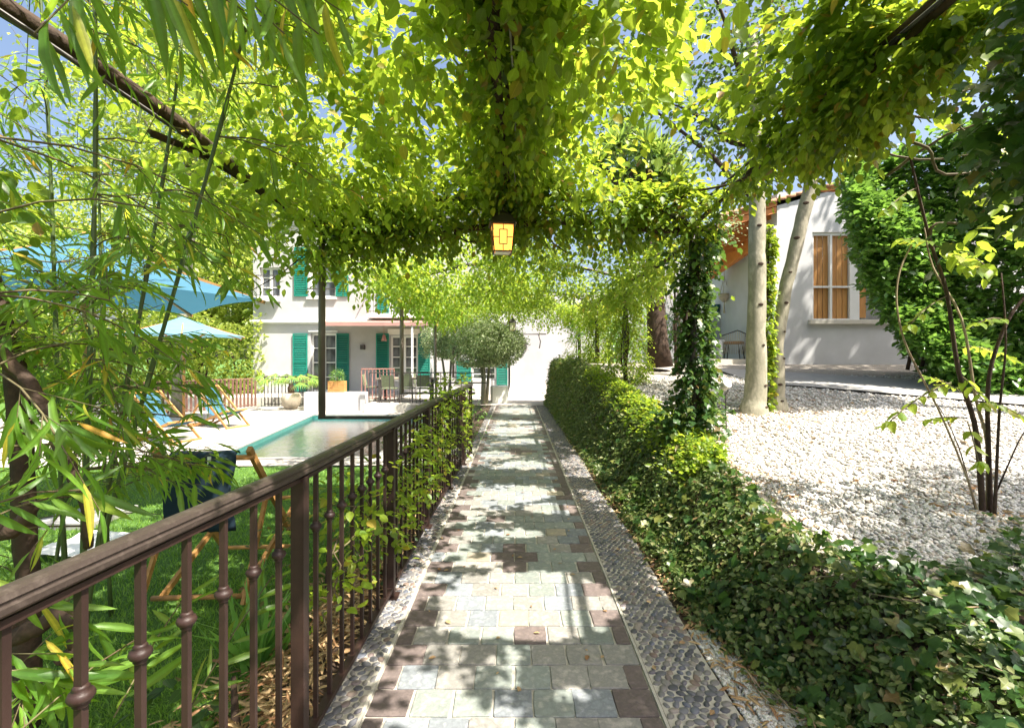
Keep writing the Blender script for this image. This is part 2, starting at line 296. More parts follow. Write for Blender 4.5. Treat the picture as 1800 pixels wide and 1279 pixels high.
def sprigs(C, G, n, length, size, droop=.4, spread=.8, upn=1.0, jit=.35):
    """leaves set alternately along short drooping shoots"""
    N = len(C); G = norm(G); side = norm(np.cross(G, np.array([0, 0, 1.])+rnd(N)*.25)); out = []
    Ls = length*R.uniform(.6, 1.3, N)
    for k in range(n):
        t = (k+.7)/n; p = C+G*(Ls*t)[:, None]+np.array([0, 0, -1.])*(Ls*t*t*droop)[:, None]
        sg = 1 if k % 2 else -1
        if k == n-1: sg = 0
        d = G*.6+side*sg*spread+np.array([0, 0, -droop*.9])*(.4+t)+rnd(N)*jit*.6
        nn = np.array([0, 0, upn])+rnd(N)*jit+side*sg*.25
        out.append((p, norm(d), nn, size*R.uniform(.6, 1.25, N)*(1-.25*abs(t-.5))))
    return cat(out)
def pathpts(poly, n):
    poly = np.array([tuple(p) for p in poly], float); seg = np.linalg.norm(np.diff(poly, axis=0), axis=1); cs = np.concatenate([[0], np.cumsum(seg)])
    s = R.uniform(0, cs[-1], n); i = np.clip(np.searchsorted(cs, s)-1, 0, len(seg)-1); t = (s-cs[i])/seg[i]
    return poly[i]*(1-t[:, None])+poly[i+1]*t[:, None], norm(poly[i+1]-poly[i])
def fnoise(p, sc_=1.0, off=0.0):
    p = np.asarray(p)*sc_+off
    return (np.sin(p[:, 0]*1.7+np.sin(p[:, 1]*1.3+p[:, 2]*.7)*1.5)+np.sin(p[:, 1]*2.1+np.sin(p[:, 2]*1.9+p[:, 0])*1.3)+np.sin(p[:, 2]*2.3+np.sin(p[:, 0]*1.1-p[:, 1]*.8)*1.4))/3
def vine_along(poly, rad, dens, size, n=7, length=.28, flat=1.0, clump=.35, droop=.45, grow_out=1.0):
    """sprigs crowded round a line: returns leaf arrays"""
    p = np.array([tuple(q) for q in poly], float); tot = np.linalg.norm(np.diff(p, axis=0), axis=1).sum()
    N = int(tot*dens); C, D = pathpts(poly, N); o = rnd(N); o -= (o*D).sum(-1, keepdims=True)*D; o = norm(o); o[:, 2] *= flat
    r = rad*np.sqrt(R.uniform(.02, 1, N))*(1+.45*fnoise(C, 2.3, 3.1)); C = C+o*r[:, None]
    keep = fnoise(C, 3.1, 1.7)+R.uniform(-.5, .5, N) > -clump*2.2
    C = C[keep]; o = o[keep]; D = D[keep]
    G = o*grow_out+D*R.normal(size=(len(C), 1))*.6+rnd(len(C))*.35+np.array([0, 0, -.15])
    return sprigs(C, G, n, length, size, droop)
def rot2(x, y, a): return x*math.cos(a)-y*math.sin(a), x*math.sin(a)+y*math.cos(a)

# ------------------------------------------------------------------ ground
def sm(t): t = np.clip(t, 0, 1); return t*t*(3-2*t)
def terrace(y): return np.clip(.44+.11*(np.asarray(y, float)-3), .18, 1.265)
def bank0(y): return np.interp(y, [0, 1.9, 2.5], [1.14, 1.13, 1.0])
def bankw(y): return np.interp(y, [0, 2.6, 3.2, 5, 9, 14], [.62, .55, .55, .70, .42, .25])
POOL = [(-4.9, 7.75), (-5.82, 13.8), (-2.3, 13.8), (-2.3, 7.9)]
def gz(x, y):
    x = np.asarray(x, float); y = np.asarray(y, float)
    r = terrace(y)*sm((x-bank0(y))/bankw(y))*sm((16.5-y)/1.5)
    l = -.25*sm((-.84-x)/.55)
    z = np.where(x > .95, r, np.where(x < -.82, l, -.012))
    z = z+np.where((x > 1.0) | (x < -.9), .012*np.sin(x*3.1+np.sin(y*2.2))*np.sin(y*2.7), 0)
    hole = (x > -6.2) & (x < -2.0) & (y > 7.6) & (y < 14.2)
    return np.where(hole, -2.3, z)
xs = np.concatenate([np.linspace(-300, -20, 8), np.linspace(-16, -6.4, 10), [-6.2, -6.19], np.linspace(-6, -2.02, 12), [-2.0, -1.99], np.linspace(-1.9, -.84, 12), [-.82, -.815, 0, .945], np.linspace(.96, 2.2, 30), np.linspace(2.35, 9, 46), np.linspace(10, 20, 5), np.linspace(30, 300, 8)])
ys = np.concatenate([np.linspace(-60, -4, 6), np.linspace(-3, 7.4, 70), [7.59, 7.6], np.linspace(7.8, 14.1, 32), [14.2, 14.21], np.linspace(14.5, 20, 14), np.linspace(25, 60, 6), np.linspace(90, 600, 8)])
XX, YY = np.meshgrid(xs, ys); Z = gz(XX, YY); nx, ny = len(xs), len(ys)
V = np.stack([XX, YY, Z], -1).reshape(-1, 3); I = np.arange(nx*ny).reshape(ny, nx)
F = np.stack([I[:-1, :-1], I[:-1, 1:], I[1:, 1:], I[1:, :-1]], -1).reshape(-1, 4)
me = trimesh('ground', V, F); cxy = V[F].mean(1)
for k in ('soil', 'lawn', 'gravelbed'): me.materials.append(M[k])
mi = np.zeros(len(F), np.int32)
mi[(cxy[:, 0] < -1.25) | (cxy[:, 1] > 17)] = 1
mi[(cxy[:, 0] > 1.0+bankw(cxy[:, 1])*.95) & (cxy[:, 1] > 2.3) & (cxy[:, 1] < 30)] = 2
me.polygons.foreach_set('material_index', mi); me.polygons.foreach_set('use_smooth', np.ones(len(F), bool))
tag(link('ground', me, None), kind='structure')

# ------------------------------------------------------------------ the paved path
path = MB().box(-.60, .575, 0.2, 14.3, -.06, -.002).build('path', M['mortar']); tag(path, kind='structure')
def stone_mesh(x0, x1, y0, y1, h=.005, gap=.0035):
    x0 += gap; x1 -= gap; y0 += gap; y1 -= gap; c = [(x0, y0), (x1, y0), (x1, y1), (x0, y1)]; o = []
    for i in range(4):
        a = np.array(c[i]); b = np.array(c[(i+1) % 4]); L = np.linalg.norm(b-a); d = (b-a)/L; nn = np.array([d[1], -d[0]])
        cut = random.uniform(.002, .008)
        o.append(a+d*cut+nn*random.uniform(-.003, .002)); o.append(a+d*L*random.uniform(.3, .7)+nn*random.uniform(-.003, .004)); o.append(b-d*random.uniform(.002, .008)+nn*random.uniform(-.003, .002))
    o = np.array(o); cen = o.mean(0); n = len(o); tz = [h+random.uniform(-.001, .001) for _ in range(n)]
    inn = cen+(o-cen)*(1-.003/np.linalg.norm(o-cen, axis=1, keepdims=True))
    v = [(p[0], p[1], -.01) for p in o]+[(p[0], p[1], h-.0025) for p in o]+[(p[0], p[1], z) for p, z in zip(inn, tz)]+[(cen[0], cen[1], h+random.uniform(-.001, .0015))]
    f = [(i, (i+1) % n, n+(i+1) % n, n+i) for i in range(n)]+[(n+i, n+(i+1) % n, 2*n+(i+1) % n, 2*n+i) for i in range(n)]+[(2*n+i, 2*n+(i+1) % n, 3*n) for i in range(n)]
    return v, f
ROW = .16; Y0 = 1.243; TW = 1.16/7; cross = {}
for r0 in (13, 37, 61):
    cross[(r0-1, 3)] = cross[(r0+1, 3)] = 1; cross[(r0, 3)] = cross[(r0, 4)] = 1
far = {}; cnt = 0
for j in range(82):
    y0 = Y0+j*ROW; xs_ = [-.595+TW*k for k in range(8)] if j % 2 == 0 else [-.595]+[-.595+TW*(k+.5) for k in range(7)]+[.565]
    yj = [random.uniform(-.004, .004) for _ in range(2)]
    for i in range(len(xs_)-1):
        a = xs_[i]+(random.uniform(-.007, .007) if 0 < i else 0); b = xs_[i+1]
        edge = i in (0, len(xs_)-2)
        u = random.random()
        if (j, i) in cross: mk = 'porphyry'
        elif edge: mk = 'porphyry' if u < .78 else ('slate_grey' if u < .9 else 'slate_blue')
        else: mk = 'slate_green' if u < .34 else 'slate_blue' if u < .64 else 'slate_grey' if u < .90 else 'sandstone' if u < .98 else 'porphyry'
        v, f = stone_mesh(a, b, y0, y0+ROW)
        if cnt < 300:
            mb = MB(); mb.add(v, f); mb.build('paving_stone', M[mk], path); cnt += 1
        else:
            far.setdefault(mk, MB()).add(v, f)
me = bpy.data.meshes.new('far_paving'); vv = []; ff = []; mm = []
for k, (mk, mb) in enumerate(far.items()):
    me.materials.append(M[mk]); b = len(vv); vv += mb.v; ff += [tuple(b+i for i in f) for f in mb.f]; mm += [k]*len(mb.f)
me.from_pydata(vv, [], ff); me.polygons.foreach_set('material_index', mm); me.update()
tag(link('far_paving_stones', me, None, path), kind='stuff')

# pebble borders
def dome():
    v = []; n = 8
    for r, z in ((1, -.25), (.96, .3), (.62, .78)):
        v += [(r*math.cos(2*PI*k/n), r*math.sin(2*PI*k/n), z) for k in range(n)]
    v.append((0, 0, 1)); f = []
    for i in range(2):
        for k in range(n): a = i*n+k; b = i*n+(k+1) % n; f += [(a, b, b+n), (a, b+n, a+n)]
    f += [(16+k, 16+(k+1) % n, 24) for k in range(n)]
    return np.array(v), np.array(f)
DV, DF = dome()
DMESH = [trimesh('pebble', DV*(1, 1, 1), DF, True)]
for k in range(3):
    q = DV.copy(); q[:, 0] *= 1+.14*np.sin(q[:, 1]*2+k*2); q[:, 1] *= 1+.16*np.cos(q[:, 0]*2.3+k); DMESH.append(trimesh('pebble', q, DF, True))
for d_ in DMESH: d_.materials.append(M['pebble'])
def pebbles(x0f, x1f, ya, yb, name, parent_z=0.0, skip=None):
    base = MB(); Y = np.linspace(ya, yb, 60)
    v = [(x0f(y), y, .0) for y in Y]+[(x1f(y), y, .0) for y in Y]; n = len(Y)
    base.add(v, [(i, n+i, n+i+1, i+1) for i in range(n-1)])
    root = base.build(name, M['mortar']); tag(root, kind='structure')
    pts = []; y = ya; j = 0
    while y < yb:
        a, b = x0f(y), x1f(y); x = a+.018+(j % 2)*.02
        while x < b-.01:
            pts.append((x+R.uniform(-.006, .006), y+R.uniform(-.007, .007))); x += .041
        y += .0325; j += 1
    pts = np.array(pts)
    # relax a little so that the packing looks hand laid
    for it in range(4):
        from_y = np.argsort(pts[:, 1]); pts = pts[from_y]
        for off in range(1, 14):
            d = pts[off:]-pts[:-off]; L = np.linalg.norm(d, axis=1); m = (L < .038) & (L > 1e-6)
            push = (d[m].T*(.038-L[m])/L[m]*.4).T
            np.add.at(pts, np.where(m)[0]+off, push); np.add.at(pts, np.where(m)[0], -push)
    pts = pts[(pts[:, 1] > ya) & (pts[:, 1] < yb)]; lo = np.array([x0f(y) for y in pts[:, 1]]); hi = np.array([x1f(y) for y in pts[:, 1]])
    pts[:, 0] = np.clip(pts[:, 0], lo+.012, hi-.012)
    if skip is not None: pts = pts[~skip(pts)]
    n = len(pts); ang = R.normal(.9, .75, n); sx = R.uniform(.017, .027, n); sy = sx*R.uniform(.55, .82, n); sz = R.uniform(.006, .011, n)
    o = np.argsort(np.hypot(pts[:, 0], pts[:, 1])+np.where(proj(np.c_[pts, pts[:, 0]*0])[1] > 1300, 50, 0)); pts = pts[o]; cu = 300
    for i in range(min(cu, n)):
        ob = link('pebble', DMESH[i % 4], None, root, (pts[i, 0], pts[i, 1], 0)); ob.scale = (sx[i], sy[i], sz[i]); ob.rotation_euler = (0, 0, ang[i])
    p, s1, s2, s3, a = pts[cu:], sx[cu:], sy[cu:], sz[cu:], ang[cu:]
    q = DV[None]*np.stack([s1, s2, s3], -1)[:, None]; c, s_ = np.cos(a)[:, None], np.sin(a)[:, None]
    vx = q[..., 0]*c-q[..., 1]*s_+p[:, 0, None]; vy = q[..., 0]*s_+q[..., 1]*c+p[:, 1, None]
    V = np.stack([vx, vy, q[..., 2]], -1).reshape(-1, 3); F = (DF[None]+(np.arange(len(p))*len(DV))[:, None, None]).reshape(-1, 3)
    ob = link('far_pebbles', trimesh('far_pebbles', V, F, True), M['pebble'], root); tag(ob, kind='stuff')
    return root
gapf = lambda p: (p[:, 1] > 6.45) & (p[:, 1] < 7.45)
pebbles(lambda y: -.80+np.interp(y, [0, 6, 7, 14], [0, .03, .08, .06]), lambda y: -.61, 1.5, 14.2, 'pebble_border_left', skip=gapf)
pebbles(lambda y: .585, lambda y: .89+.015*math.sin(y*2.1), 1.5, 14.2, 'pebble_border_right')
tag(MB().box(-1.35, -.625, 6.5, 7.4, -.3, .03).build('step_slab', M['stone'], bevel=.008), kind='structure')
# thin stone edging lines between setts and pebbles
tag(MB().box(-.612, -.598, 1.2, 14.2, -.03, .008).box(.567, .58, 1.2, 14.2, -.03, .008).build('path_edging', M['mortar']), kind='structure')

# ------------------------------------------------------------------ paving beyond, pool, deck, walls
tag(MB().poly([(-3.2, 14.3, .006), (4, 14.3, .006), (4, 27, .006), (-3.2, 27, .006)]).build('far_pavement', M['deck']), kind='structure')
dk = MB(); zo = -.236
O = [(-14, 7.1), (-14, 16.4), (-1.5, 16.4), (-1.5, 7.4)]
for i in range(4):
    a, b = O[i], O[(i+1) % 4]; c, d = POOL[(i+1) % 4], POOL[i]
    dk.poly([(*a, zo), (*d, zo), (*c, zo), (*b, zo)])
tag(dk.build('pool_deck', M['deck']), kind='structure')
pool = MB(); zb = -1.15
for i in range(4):
    a, b = POOL[i], POOL[(i+1) % 4]; pool.poly([(*a, zo-.001), (*b, zo-.001), (*b, zb), (*a, zb)])
pool.poly([(*p, zb) for p in POOL]); 
sp = pool.build('swimming_pool_basin', M['pooltile']); tag(sp, kind='structure')
tag(MB().poly([(*p, -.33) for p in POOL]).build('pool_water', M['water']), kind='structure')
cp = MB()
for i in range(4):
    a, b = Vector((*POOL[i], zo+.012)), Vector((*POOL[(i+1) % 4], zo+.012)); cp.beam(a, b, .09, .03)
tag(cp.build('pool_coping', M['concrete']), kind='structure')
tag(MB().box(-6.6, -4.7, 15.0, 15.3, -.24, .34).build('low_wall', M['plaster']), 'low white rendered wall at the far end of the pool under the planter box', 'wall')
tag(MB().box(-4.6, -.7, 14.6, 18.5, -.24, 0.003).build('house_terrace', M['stone']), kind='structure')
tag(MB().box(-15, -4.7, 16.5, 18.5, -.24, .05).build('upper_terrace', M['stone']), kind='structure')
# grey path over the gravel terrace
gp = MB(); A = [(5.0, 7.0), (4.5, 8.3), (5.2, 9.4)]; e1 = [P(1378, 657, 7.6), P(1600, 676, 6.2), P(1800, 700, 5.0)]; e2 = [P(1378, 643, 9.2), P(1600, 652, 8.2), P(1800, 662, 7.3)]
L1 = [(3.9, 7.9), (4.6, 7.35), (5.4, 6.8), (6.4, 6.2), (8, 5.4)]; L2 = [(3.9, 9.6), (5.0, 9.1), (6.4, 8.4), (8, 7.6), (10, 6.6)]
v = [(x, y, float(gz(x, y))+.03) for x, y in L1]+[(x, y, float(gz(x, y))+.03) for x, y in L2]
gp.add(v, [(i, i+1, i+6, i+5) for i in range(4)]); tag(gp.build('garden_walk', M['concrete']), kind='structure')

# ------------------------------------------------------------------ villa
def wall_holes(x0, x1, z0, z1, y, holes, depth=.22):
    xs = sorted({x0, x1, *[h[0] for h in holes], *[h[1] for h in holes]}); zs = sorted({z0, z1, *[h[2] for h in holes], *[h[3] for h in holes]}); mb = MB()
    for i in range(len(xs)-1):
        for j in range(len(zs)-1):
            cx, cz = (xs[i]+xs[i+1])/2, (zs[j]+zs[j+1])/2
            if any(h[0] < cx < h[1] and h[2] < cz < h[3] for h in holes): continue
            mb.poly([(xs[i], y, zs[j]), (xs[i+1], y, zs[j]), (xs[i+1], y, zs[j+1]), (xs[i], y, zs[j+1])])
    for a, b, c, d in holes:
        Y = y+depth
        mb.poly([(a, y, c), (a, y, d), (a, Y, d), (a, Y, c)]); mb.poly([(b, y, d), (b, y, c), (b, Y, c), (b, Y, d)])
        mb.poly([(a, y, d), (b, y, d), (b, Y, d), (a, Y, d)]); mb.poly([(b, y, c), (a, y, c), (a, Y, c), (b, Y, c)])
    return mb
HD = 18.6; HS = HD/FPX
def hx(px): return (px-CX)*HS
def hz(py): return CH-(py-CY)*HS
def rect(a, b, c, d): return (hx(a), hx(b), hz(d), hz(c))
villa = empty('villa', (hx(600), HD, 0)); tag(villa, 'white two storey villa with green louvred shutters behind the pool', 'house')
def hb(mb, name, m, par=villa, **k):
    o = mb.build(name, m, None, **k); 
    # keep world coordinates while parenting to the empty
    o.parent = par; root = par
    if par is villa: o.location = -villa.location
    return o
wins = [rect(543, 590, 438, 522), rect(546, 591, 586, 688), rect(686, 734, 590, 665), rect(686, 733, 470, 553), rect(456, 492, 470, 522), rect(829, 872, 636, 668)]
hb(wall_holes(hx(445), hx(893), -.25, 7.4, HD, wins), 'wall', M['plaster'])
hb(MB().box(hx(445), hx(893), HD+.5, HD+6, -.25, 7.4), 'inner_block', M['plaster'])
hb(MB().box(hx(445), hx(445)+.02, HD+.001, HD+6, -.25, 7.39), 'side_wall', M['plaster']); hb(MB().box(hx(893)-.02, hx(893), HD+.001, HD+6, -.25, 7.39), 'side_wall', M['plaster'])
hb(MB().add([(hx(445)-.4, HD-.4, 7.4), (hx(893)+.4, HD-.4, 7.4), (hx(893)+.4, HD+6.4, 7.4), (hx(445)-.4, HD+6.4, 7.4), (hx(445)+2.5, HD+3, 8.6), (hx(893)-2.5, HD+3, 8.6)],
       [(0, 1, 5, 4), (1, 2, 5), (2, 3, 4, 5), (3, 0, 4), (3, 2, 1, 0)]), 'roof', M['rooftile'])
hb(MB().box(hx(445)-.04, hx(893), HD-.09, HD-.002, hz(569), hz(566.5)).box(hx(445)-.06, hx(893), HD-.14, HD-.002, hz(566.4), hz(562)), 'cornice', M['white'])
def shutter(a, b, c, d, par, y=HD, parts=True):
    x0, x1, z0, z1 = rect(a, b, c, d); s = MB(); t = .045; yy = y-.06
    s.box(x0, x0+t, yy, yy+.04, z0, z1).box(x1-t, x1, yy, yy+.04, z0, z1)
    k = max(2, int((z1-z0)/.95)+1)
    for i in range(k): zz = z0+(z1-z0-t)*i/(k-1); s.box(x0+t, x1-t, yy, yy+.04, zz, zz+t)
    n = int((z1-z0)/.07)
    for i in range(n):
        zz = z0+.05+(z1-z0-.1)*(i+.5)/n; s.hexa([(x0+t, yy+.005, zz-.03), (x1-t, yy+.005, zz-.03), (x1-t, yy+.035, zz+.022), (x0+t, yy+.035, zz+.022), (x0+t, yy+.005, zz-.022), (x1-t, yy+.005, zz-.022), (x1-t, yy+.035, zz+.03), (x0+t, yy+.035, zz+.03)])
    return hb(s, 'shutter', M['green'], par)
def window(h, rows=3, cols=4, par=villa):
    x0, x1, z0, z1 = h; y = HD+.12; f = MB(); t = .07
    f.box(x0, x0+t, y, y+.06, z0, z1).box(x1-t, x1, y, y+.06, z0, z1).box(x0+t, x1-t, y, y+.06, z0, z0+t).box(x0+t, x1-t, y, y+.06, z1-t, z1)
    xm = (x0+x1)/2; f.box(xm-.05, xm+.05, y-.01, y+.06, z0+t, z1-t)
    for i in range(1, rows): zz = z0+(z1-z0)*i/rows; f.box(x0+t, xm-.05, y+.01, y+.05, zz-.018, zz+.018).box(xm+.05, x1-t, y+.01, y+.05, zz-.018, zz+.018)
    w_ = hb(f, 'window', M['white'], par)
    for i in range(rows):
        for (a, b) in ((x0+t, xm-.05), (xm+.05, x1-t)):
            za = z0+(z1-z0)*i/rows+.02; zb_ = z0+(z1-z0)*(i+1)/rows-.02
            p = MB().poly([(a, y+.03, za), (b, y+.03, za), (b, y+.03, zb_), (a, y+.03, zb_)]).build('pane', M['pane'], w_)
    return w_
for i, h in enumerate(wins): window(h, 4 if i in (1, 2) else 3)
for s in ((518, 541, 435, 521), (591, 613, 437, 521), (515.5, 541, 586, 688), (592, 614, 586, 688), (661.5, 684, 586, 665), (735.5, 756, 586, 664), (664, 684, 466, 552.5), (734, 748, 466, 552.5), (803, 828, 634, 670), (873, 892, 632, 690)):
    shutter(*s, villa)
for a, b, y_ in ((540, 593, 522.5), (684, 736, 666)): hb(MB().box(hx(a), hx(b), HD-.1, HD+.1, hz(y_)-.07, hz(y_)), 'window_sill', M['white'])
hb(MB().box(hx(543), hx(594), HD-.05, HD-.002, hz(583), hz(581)), 'lintel_moulding', M['white']); hb(MB().box(hx(682), hx(738), HD-.05, HD-.002, hz(588), hz(578)), 'lintel_moulding', M['white'])
def balcony(px0, px1, pyt, pyb, dep=.55):
    a, b = hx(px0), hx(px1); z0, z1 = hz(pyb), hz(pyt); s = hb(MB().box(a, b, HD-dep, HD-.001, z0-.16, z0), 'balcony', M['white']); g = MB(); y = HD-dep+.03
    g.beam((a, y, z1), (b, y, z1), .03, .03); g.beam((a, y, z0+.08), (b, y, z0+.08), .02, .02)
    n = int((b-a)/.13)
    for i in range(n+1):
        x = a+(b-a)*i/n; g.tube([(x, y, z0), (x, y-.05, z0+.25*(z1-z0)), (x, y, z0+.6*(z1-z0)), (x, y, z1)], .008, 4)
    for x in (a, b): g.beam((x, y, z1), (x, HD, z1), .03, .03)
    g.build('balcony_railing', M['darkiron'], s)
balcony(652, 760, 505, 553); balcony(452, 494, 486, 523, .3)
hb(MB().beam((hx(541), HD-.08, hz(508)), (hx(592), HD-.08, hz(508)), .03, .04), 'window_guard_bar', M['darkiron'])
# sloping canopy on slim poles
ay = 16.2; cz = CH+(CY-571)/FPX*ay; cxl = (571-CX)/FPX*ay-.0; cxr = (761-CX)/FPX*ay
aw = MB().hexa([(cxl, ay, cz-.03), (cxr, ay, cz-.03), (cxr, HD-.01, 2.75), (hx(571), HD-.01, 2.75), (cxl, ay, cz+.10), (cxr, ay, cz+.10), (cxr, HD-.01, 2.83), (hx(571), HD-.01, 2.83)])
hb(aw, 'canopy', M['awning'])
for px in (724, 758): x = (px-CX)/FPX*ay; hb(MB().box(x-.03, x+.03, ay+.03, ay+.09, 0, cz-.03), 'canopy_pole', M['white'])
lp = MB().tube([P(675, 574, 16.9), P(675, 588, 16.9)], .006, 4).lathe(P(675, 599, 16.9), [(.03, .22), (.05, .2), (.07, .1), (.10, 0)], 8)
hb(lp, 'pendant_lamp', M['palerust'])
hb(MB().box(hx(635), hx(642), HD-.14, HD-.002, hz(614), hz(606)), 'wall_lamp', M['darkiron'])
# end wall with lamp and thin gate arch
ew = MB().box(-.9, 5, 27, 27.3, 0, 5.0).build('end_wall', M['plaster']); tag(ew, 'plain white wall closing the view at the end of the path', 'wall')
MB().box((917-CX)/FPX*27, (926-CX)/FPX*27, 26.85, 26.998, CH+15/FPX*27, CH+27/FPX*27).build('wall_lamp', M['darkiron'], ew)
ga = MB().tube([P(886, 592, 20), P(905, 587, 20), P(960, 587, 20)], .03, 5).tube([P(946, 587, 20), P(950, 600, 20), P(948, 612, 20)], .025, 5).build('iron_gate_arch', M['darkiron'])
tag(ga, 'thin dark iron bar across the top of the gap before the end wall', 'gate arch')
wb = MB().box(*[(862-CX)/FPX*14.9, (893-CX)/FPX*14.9], 14.9, 15.6, 0.001, .52).build('white_block', M['white'], bevel=.01); tag(wb, 'low white block beside the clipped tree at the end of the path', 'plinth')

# pool side planter etc
def leafball(c, r, n, size, tpl=DIAM, flat=1.0, shell=.55):
    o = norm(rnd(n)); rr = r*(shell+(1-shell)*R.uniform(0, 1, n))*(1+.12*fnoise(o, 3, c[0])); p = np.array(c)+o*rr[:, None]*np.array([1, 1, flat])
    return (p, norm(o+rnd(n)*.8), o+rnd(n)*.6+np.array([0, 0, .4]), size*R.uniform(.6, 1.3, n))
c = P(593, 681, 15.15); bx = tag(MB().box(c.x-.25, c.x+.25, 15.02, 15.28, .341, .68).build('planter_box', M['wood']), 'square timber planter box holding a clipped ball shrub on the low wall', 'planter')
bs = empty('ball_shrub', (c.x, 15.15, .68)); tag(bs, 'small clipped round shrub in the timber box on the low wall', 'shrub')
l = leaves('foliage', DIAM, leafball((0, 0, .14), .24, 900, .035), M['laurel'], bs)
MB().tube([(0, 0, -.12), (0, 0, .14)], .02, 5).build('stem', M['bark'], bs)
# palm in a pot
pp = P(512, 705, 15.6); pz = -.236
bk = MB().lathe((pp.x, 15.6, pz), [(.16, 0), (.27, .12), (.3, .35), (.26, .5)], 12).build('basket_pot', M['rope']); tag(bk, 'round woven basket pot holding the dwarf palm by the railings', 'pot')
pm = empty('dwarf_palm', (pp.x, 15.6, .26)); tag(pm, 'dwarf palm with drooping fan fronds in the woven basket', 'palm')
MB().lathe((0, 0, -.02), [(.1, 0), (.12, .2), (.05, .35)], 8).build('trunk', M['bark'], pm)
for k in range(22):
    a = 2.4*k; L = R.uniform(.5, .85); up = R.uniform(.1, .8); tip = Vector((math.cos(a)*L, math.sin(a)*L, .3+up*.45)); n = 14
    ang = np.linspace(-1.2, 1.2, n); d0 = Vector((math.cos(a), math.sin(a), .1)); sd = Vector((-math.sin(a), math.cos(a), 0))
    dirs = np.array([tuple(d0*math.cos(t)+sd*math.sin(t)-Vector((0, 0, .35))) for t in ang])
    v, f = place(BLADE, np.repeat(np.array([tuple(tip)]), n, 0), dirs, np.repeat([[0, 0, 1.]], n, 0), .42, .09)
    fr = link('frond', trimesh('frond', v, f), M['yucca_leaf'], pm)
    s_ = MB().tube([(0, 0, .3), tip*.6+Vector((0, 0, .12)), tip], .008, 4).build('stalk', M['stem'], fr)
# railings round the terrace
def railing(a, b, h, n, name, label, m=M['darkiron'], z=-.236, slat=.012):
    r = empty(name, (a[0], a[1], z)); tag(r, label, 'railing' if slat < .03 else 'fence'); A = Vector((0, 0, 0)); B = Vector((b[0]-a[0], b[1]-a[1], 0)); up = Vector((0, 0, h))
    MB().beam(A+up, B+up, .035, .035).build('top_rail', m, r); MB().beam(A+up*.08, B+up*.08, .025, .025).build('bottom_rail', m, r)
    me_ = MB().box(-slat, slat, -.008, .008, .02, h-.02).mesh('bar'); me_.materials.append(m)
    for i in range(n+1):
        o = link('bar' if slat < .03 else 'slat', me_, None, r, A.lerp(B, i/n))
    return r
railing((-8.55, 16.4), (-6.65, 16.4), 1.0, 16, 'railing', 'black iron railing by the dwarf palm at the pool end')
railing((-5.0, 15.6), (-3.95, 15.6), 1.0, 9, 'railing', 'rust pink iron handrail above the low white wall', M['palerust'], .05)
railing((-10.5, 13.6), (-8.75, 16.2), .95, 26, 'slat_fence', 'brown slatted fence behind the blue deck chair', M['slatbrown'], -.236, .032)
railing((-4.5, 14.75), (-.75, 14.75), .95, 12, 'railing', 'dark thin railing along the edge of the dining terrace', M['darkiron'], 0.003)

# dining table and chairs
tb = empty('dining_table', (-3.55, 15.9, .003)); tag(tb, 'long outdoor dining table under the villa canopy', 'table')
MB().box(-.95, .95, -.42, .42, .71, .75).build('tabletop', M['greywood'], tb)
lgm = MB().box(-.04, .04, -.04, .04, 0, .709).mesh('leg'); lgm.materials.append(M['darkiron'])
for x in (-.85, .85):
    for y in (-.35, .35): link('leg', lgm, None, tb, (x, y, 0))
def dchair():
    r = empty('dining_chair')
    MB().box(-.22, .22, -.21, .21, .43, .46).build('seat', M['mesh'], r)
    MB().add([(-.21, .2, .5), (.21, .2, .5), (.2, .27, .86), (-.2, .27, .86), (-.21, .215, .5), (.21, .215, .5), (.2, .285, .86), (-.2, .285, .86)], [(0, 1, 2, 3), (7, 6, 5, 4), (0, 4, 5, 1), (1, 5, 6, 2), (2, 6, 7, 3), (3, 7, 4, 0)]).build('backrest', M['mesh'], r)
    for sx in (-1, 1):
        MB().tube([(sx*.21, -.19, 0), (sx*.2, -.19, .43)], .011, 5).build('leg', M['darkiron'], r); MB().tube([(sx*.21, .2, 0), (sx*.2, .2, .44), (sx*.2, .28, .88)], .011, 5).build('leg', M['darkiron'], r)
    return r
c0 = dchair(); sp_ = [(-4.75, 15.85, PI/2, 'black framed dining chair standing alone at the left end of the terrace table'), (-4.0, 15.25, PI, 'dining chair nearest the pillar on the near side of the terrace table'), (-3.45, 15.25, PI, 'middle mesh dining chair on the near side of the terrace table'), (-2.9, 15.25, PI, 'mesh dining chair at the right on the near side of the terrace table'), (-3.7, 16.55, 0, 'mesh dining chair on the house side of the terrace table')]
for i, (x, y, rz, lb) in enumerate(sp_):
    o = c0 if i == 0 else copy_tree(c0); o.location = (x, y, .003); o.rotation_euler = (0, 0, rz); tag(o, lb, 'chair', 'dining chairs round the terrace table')

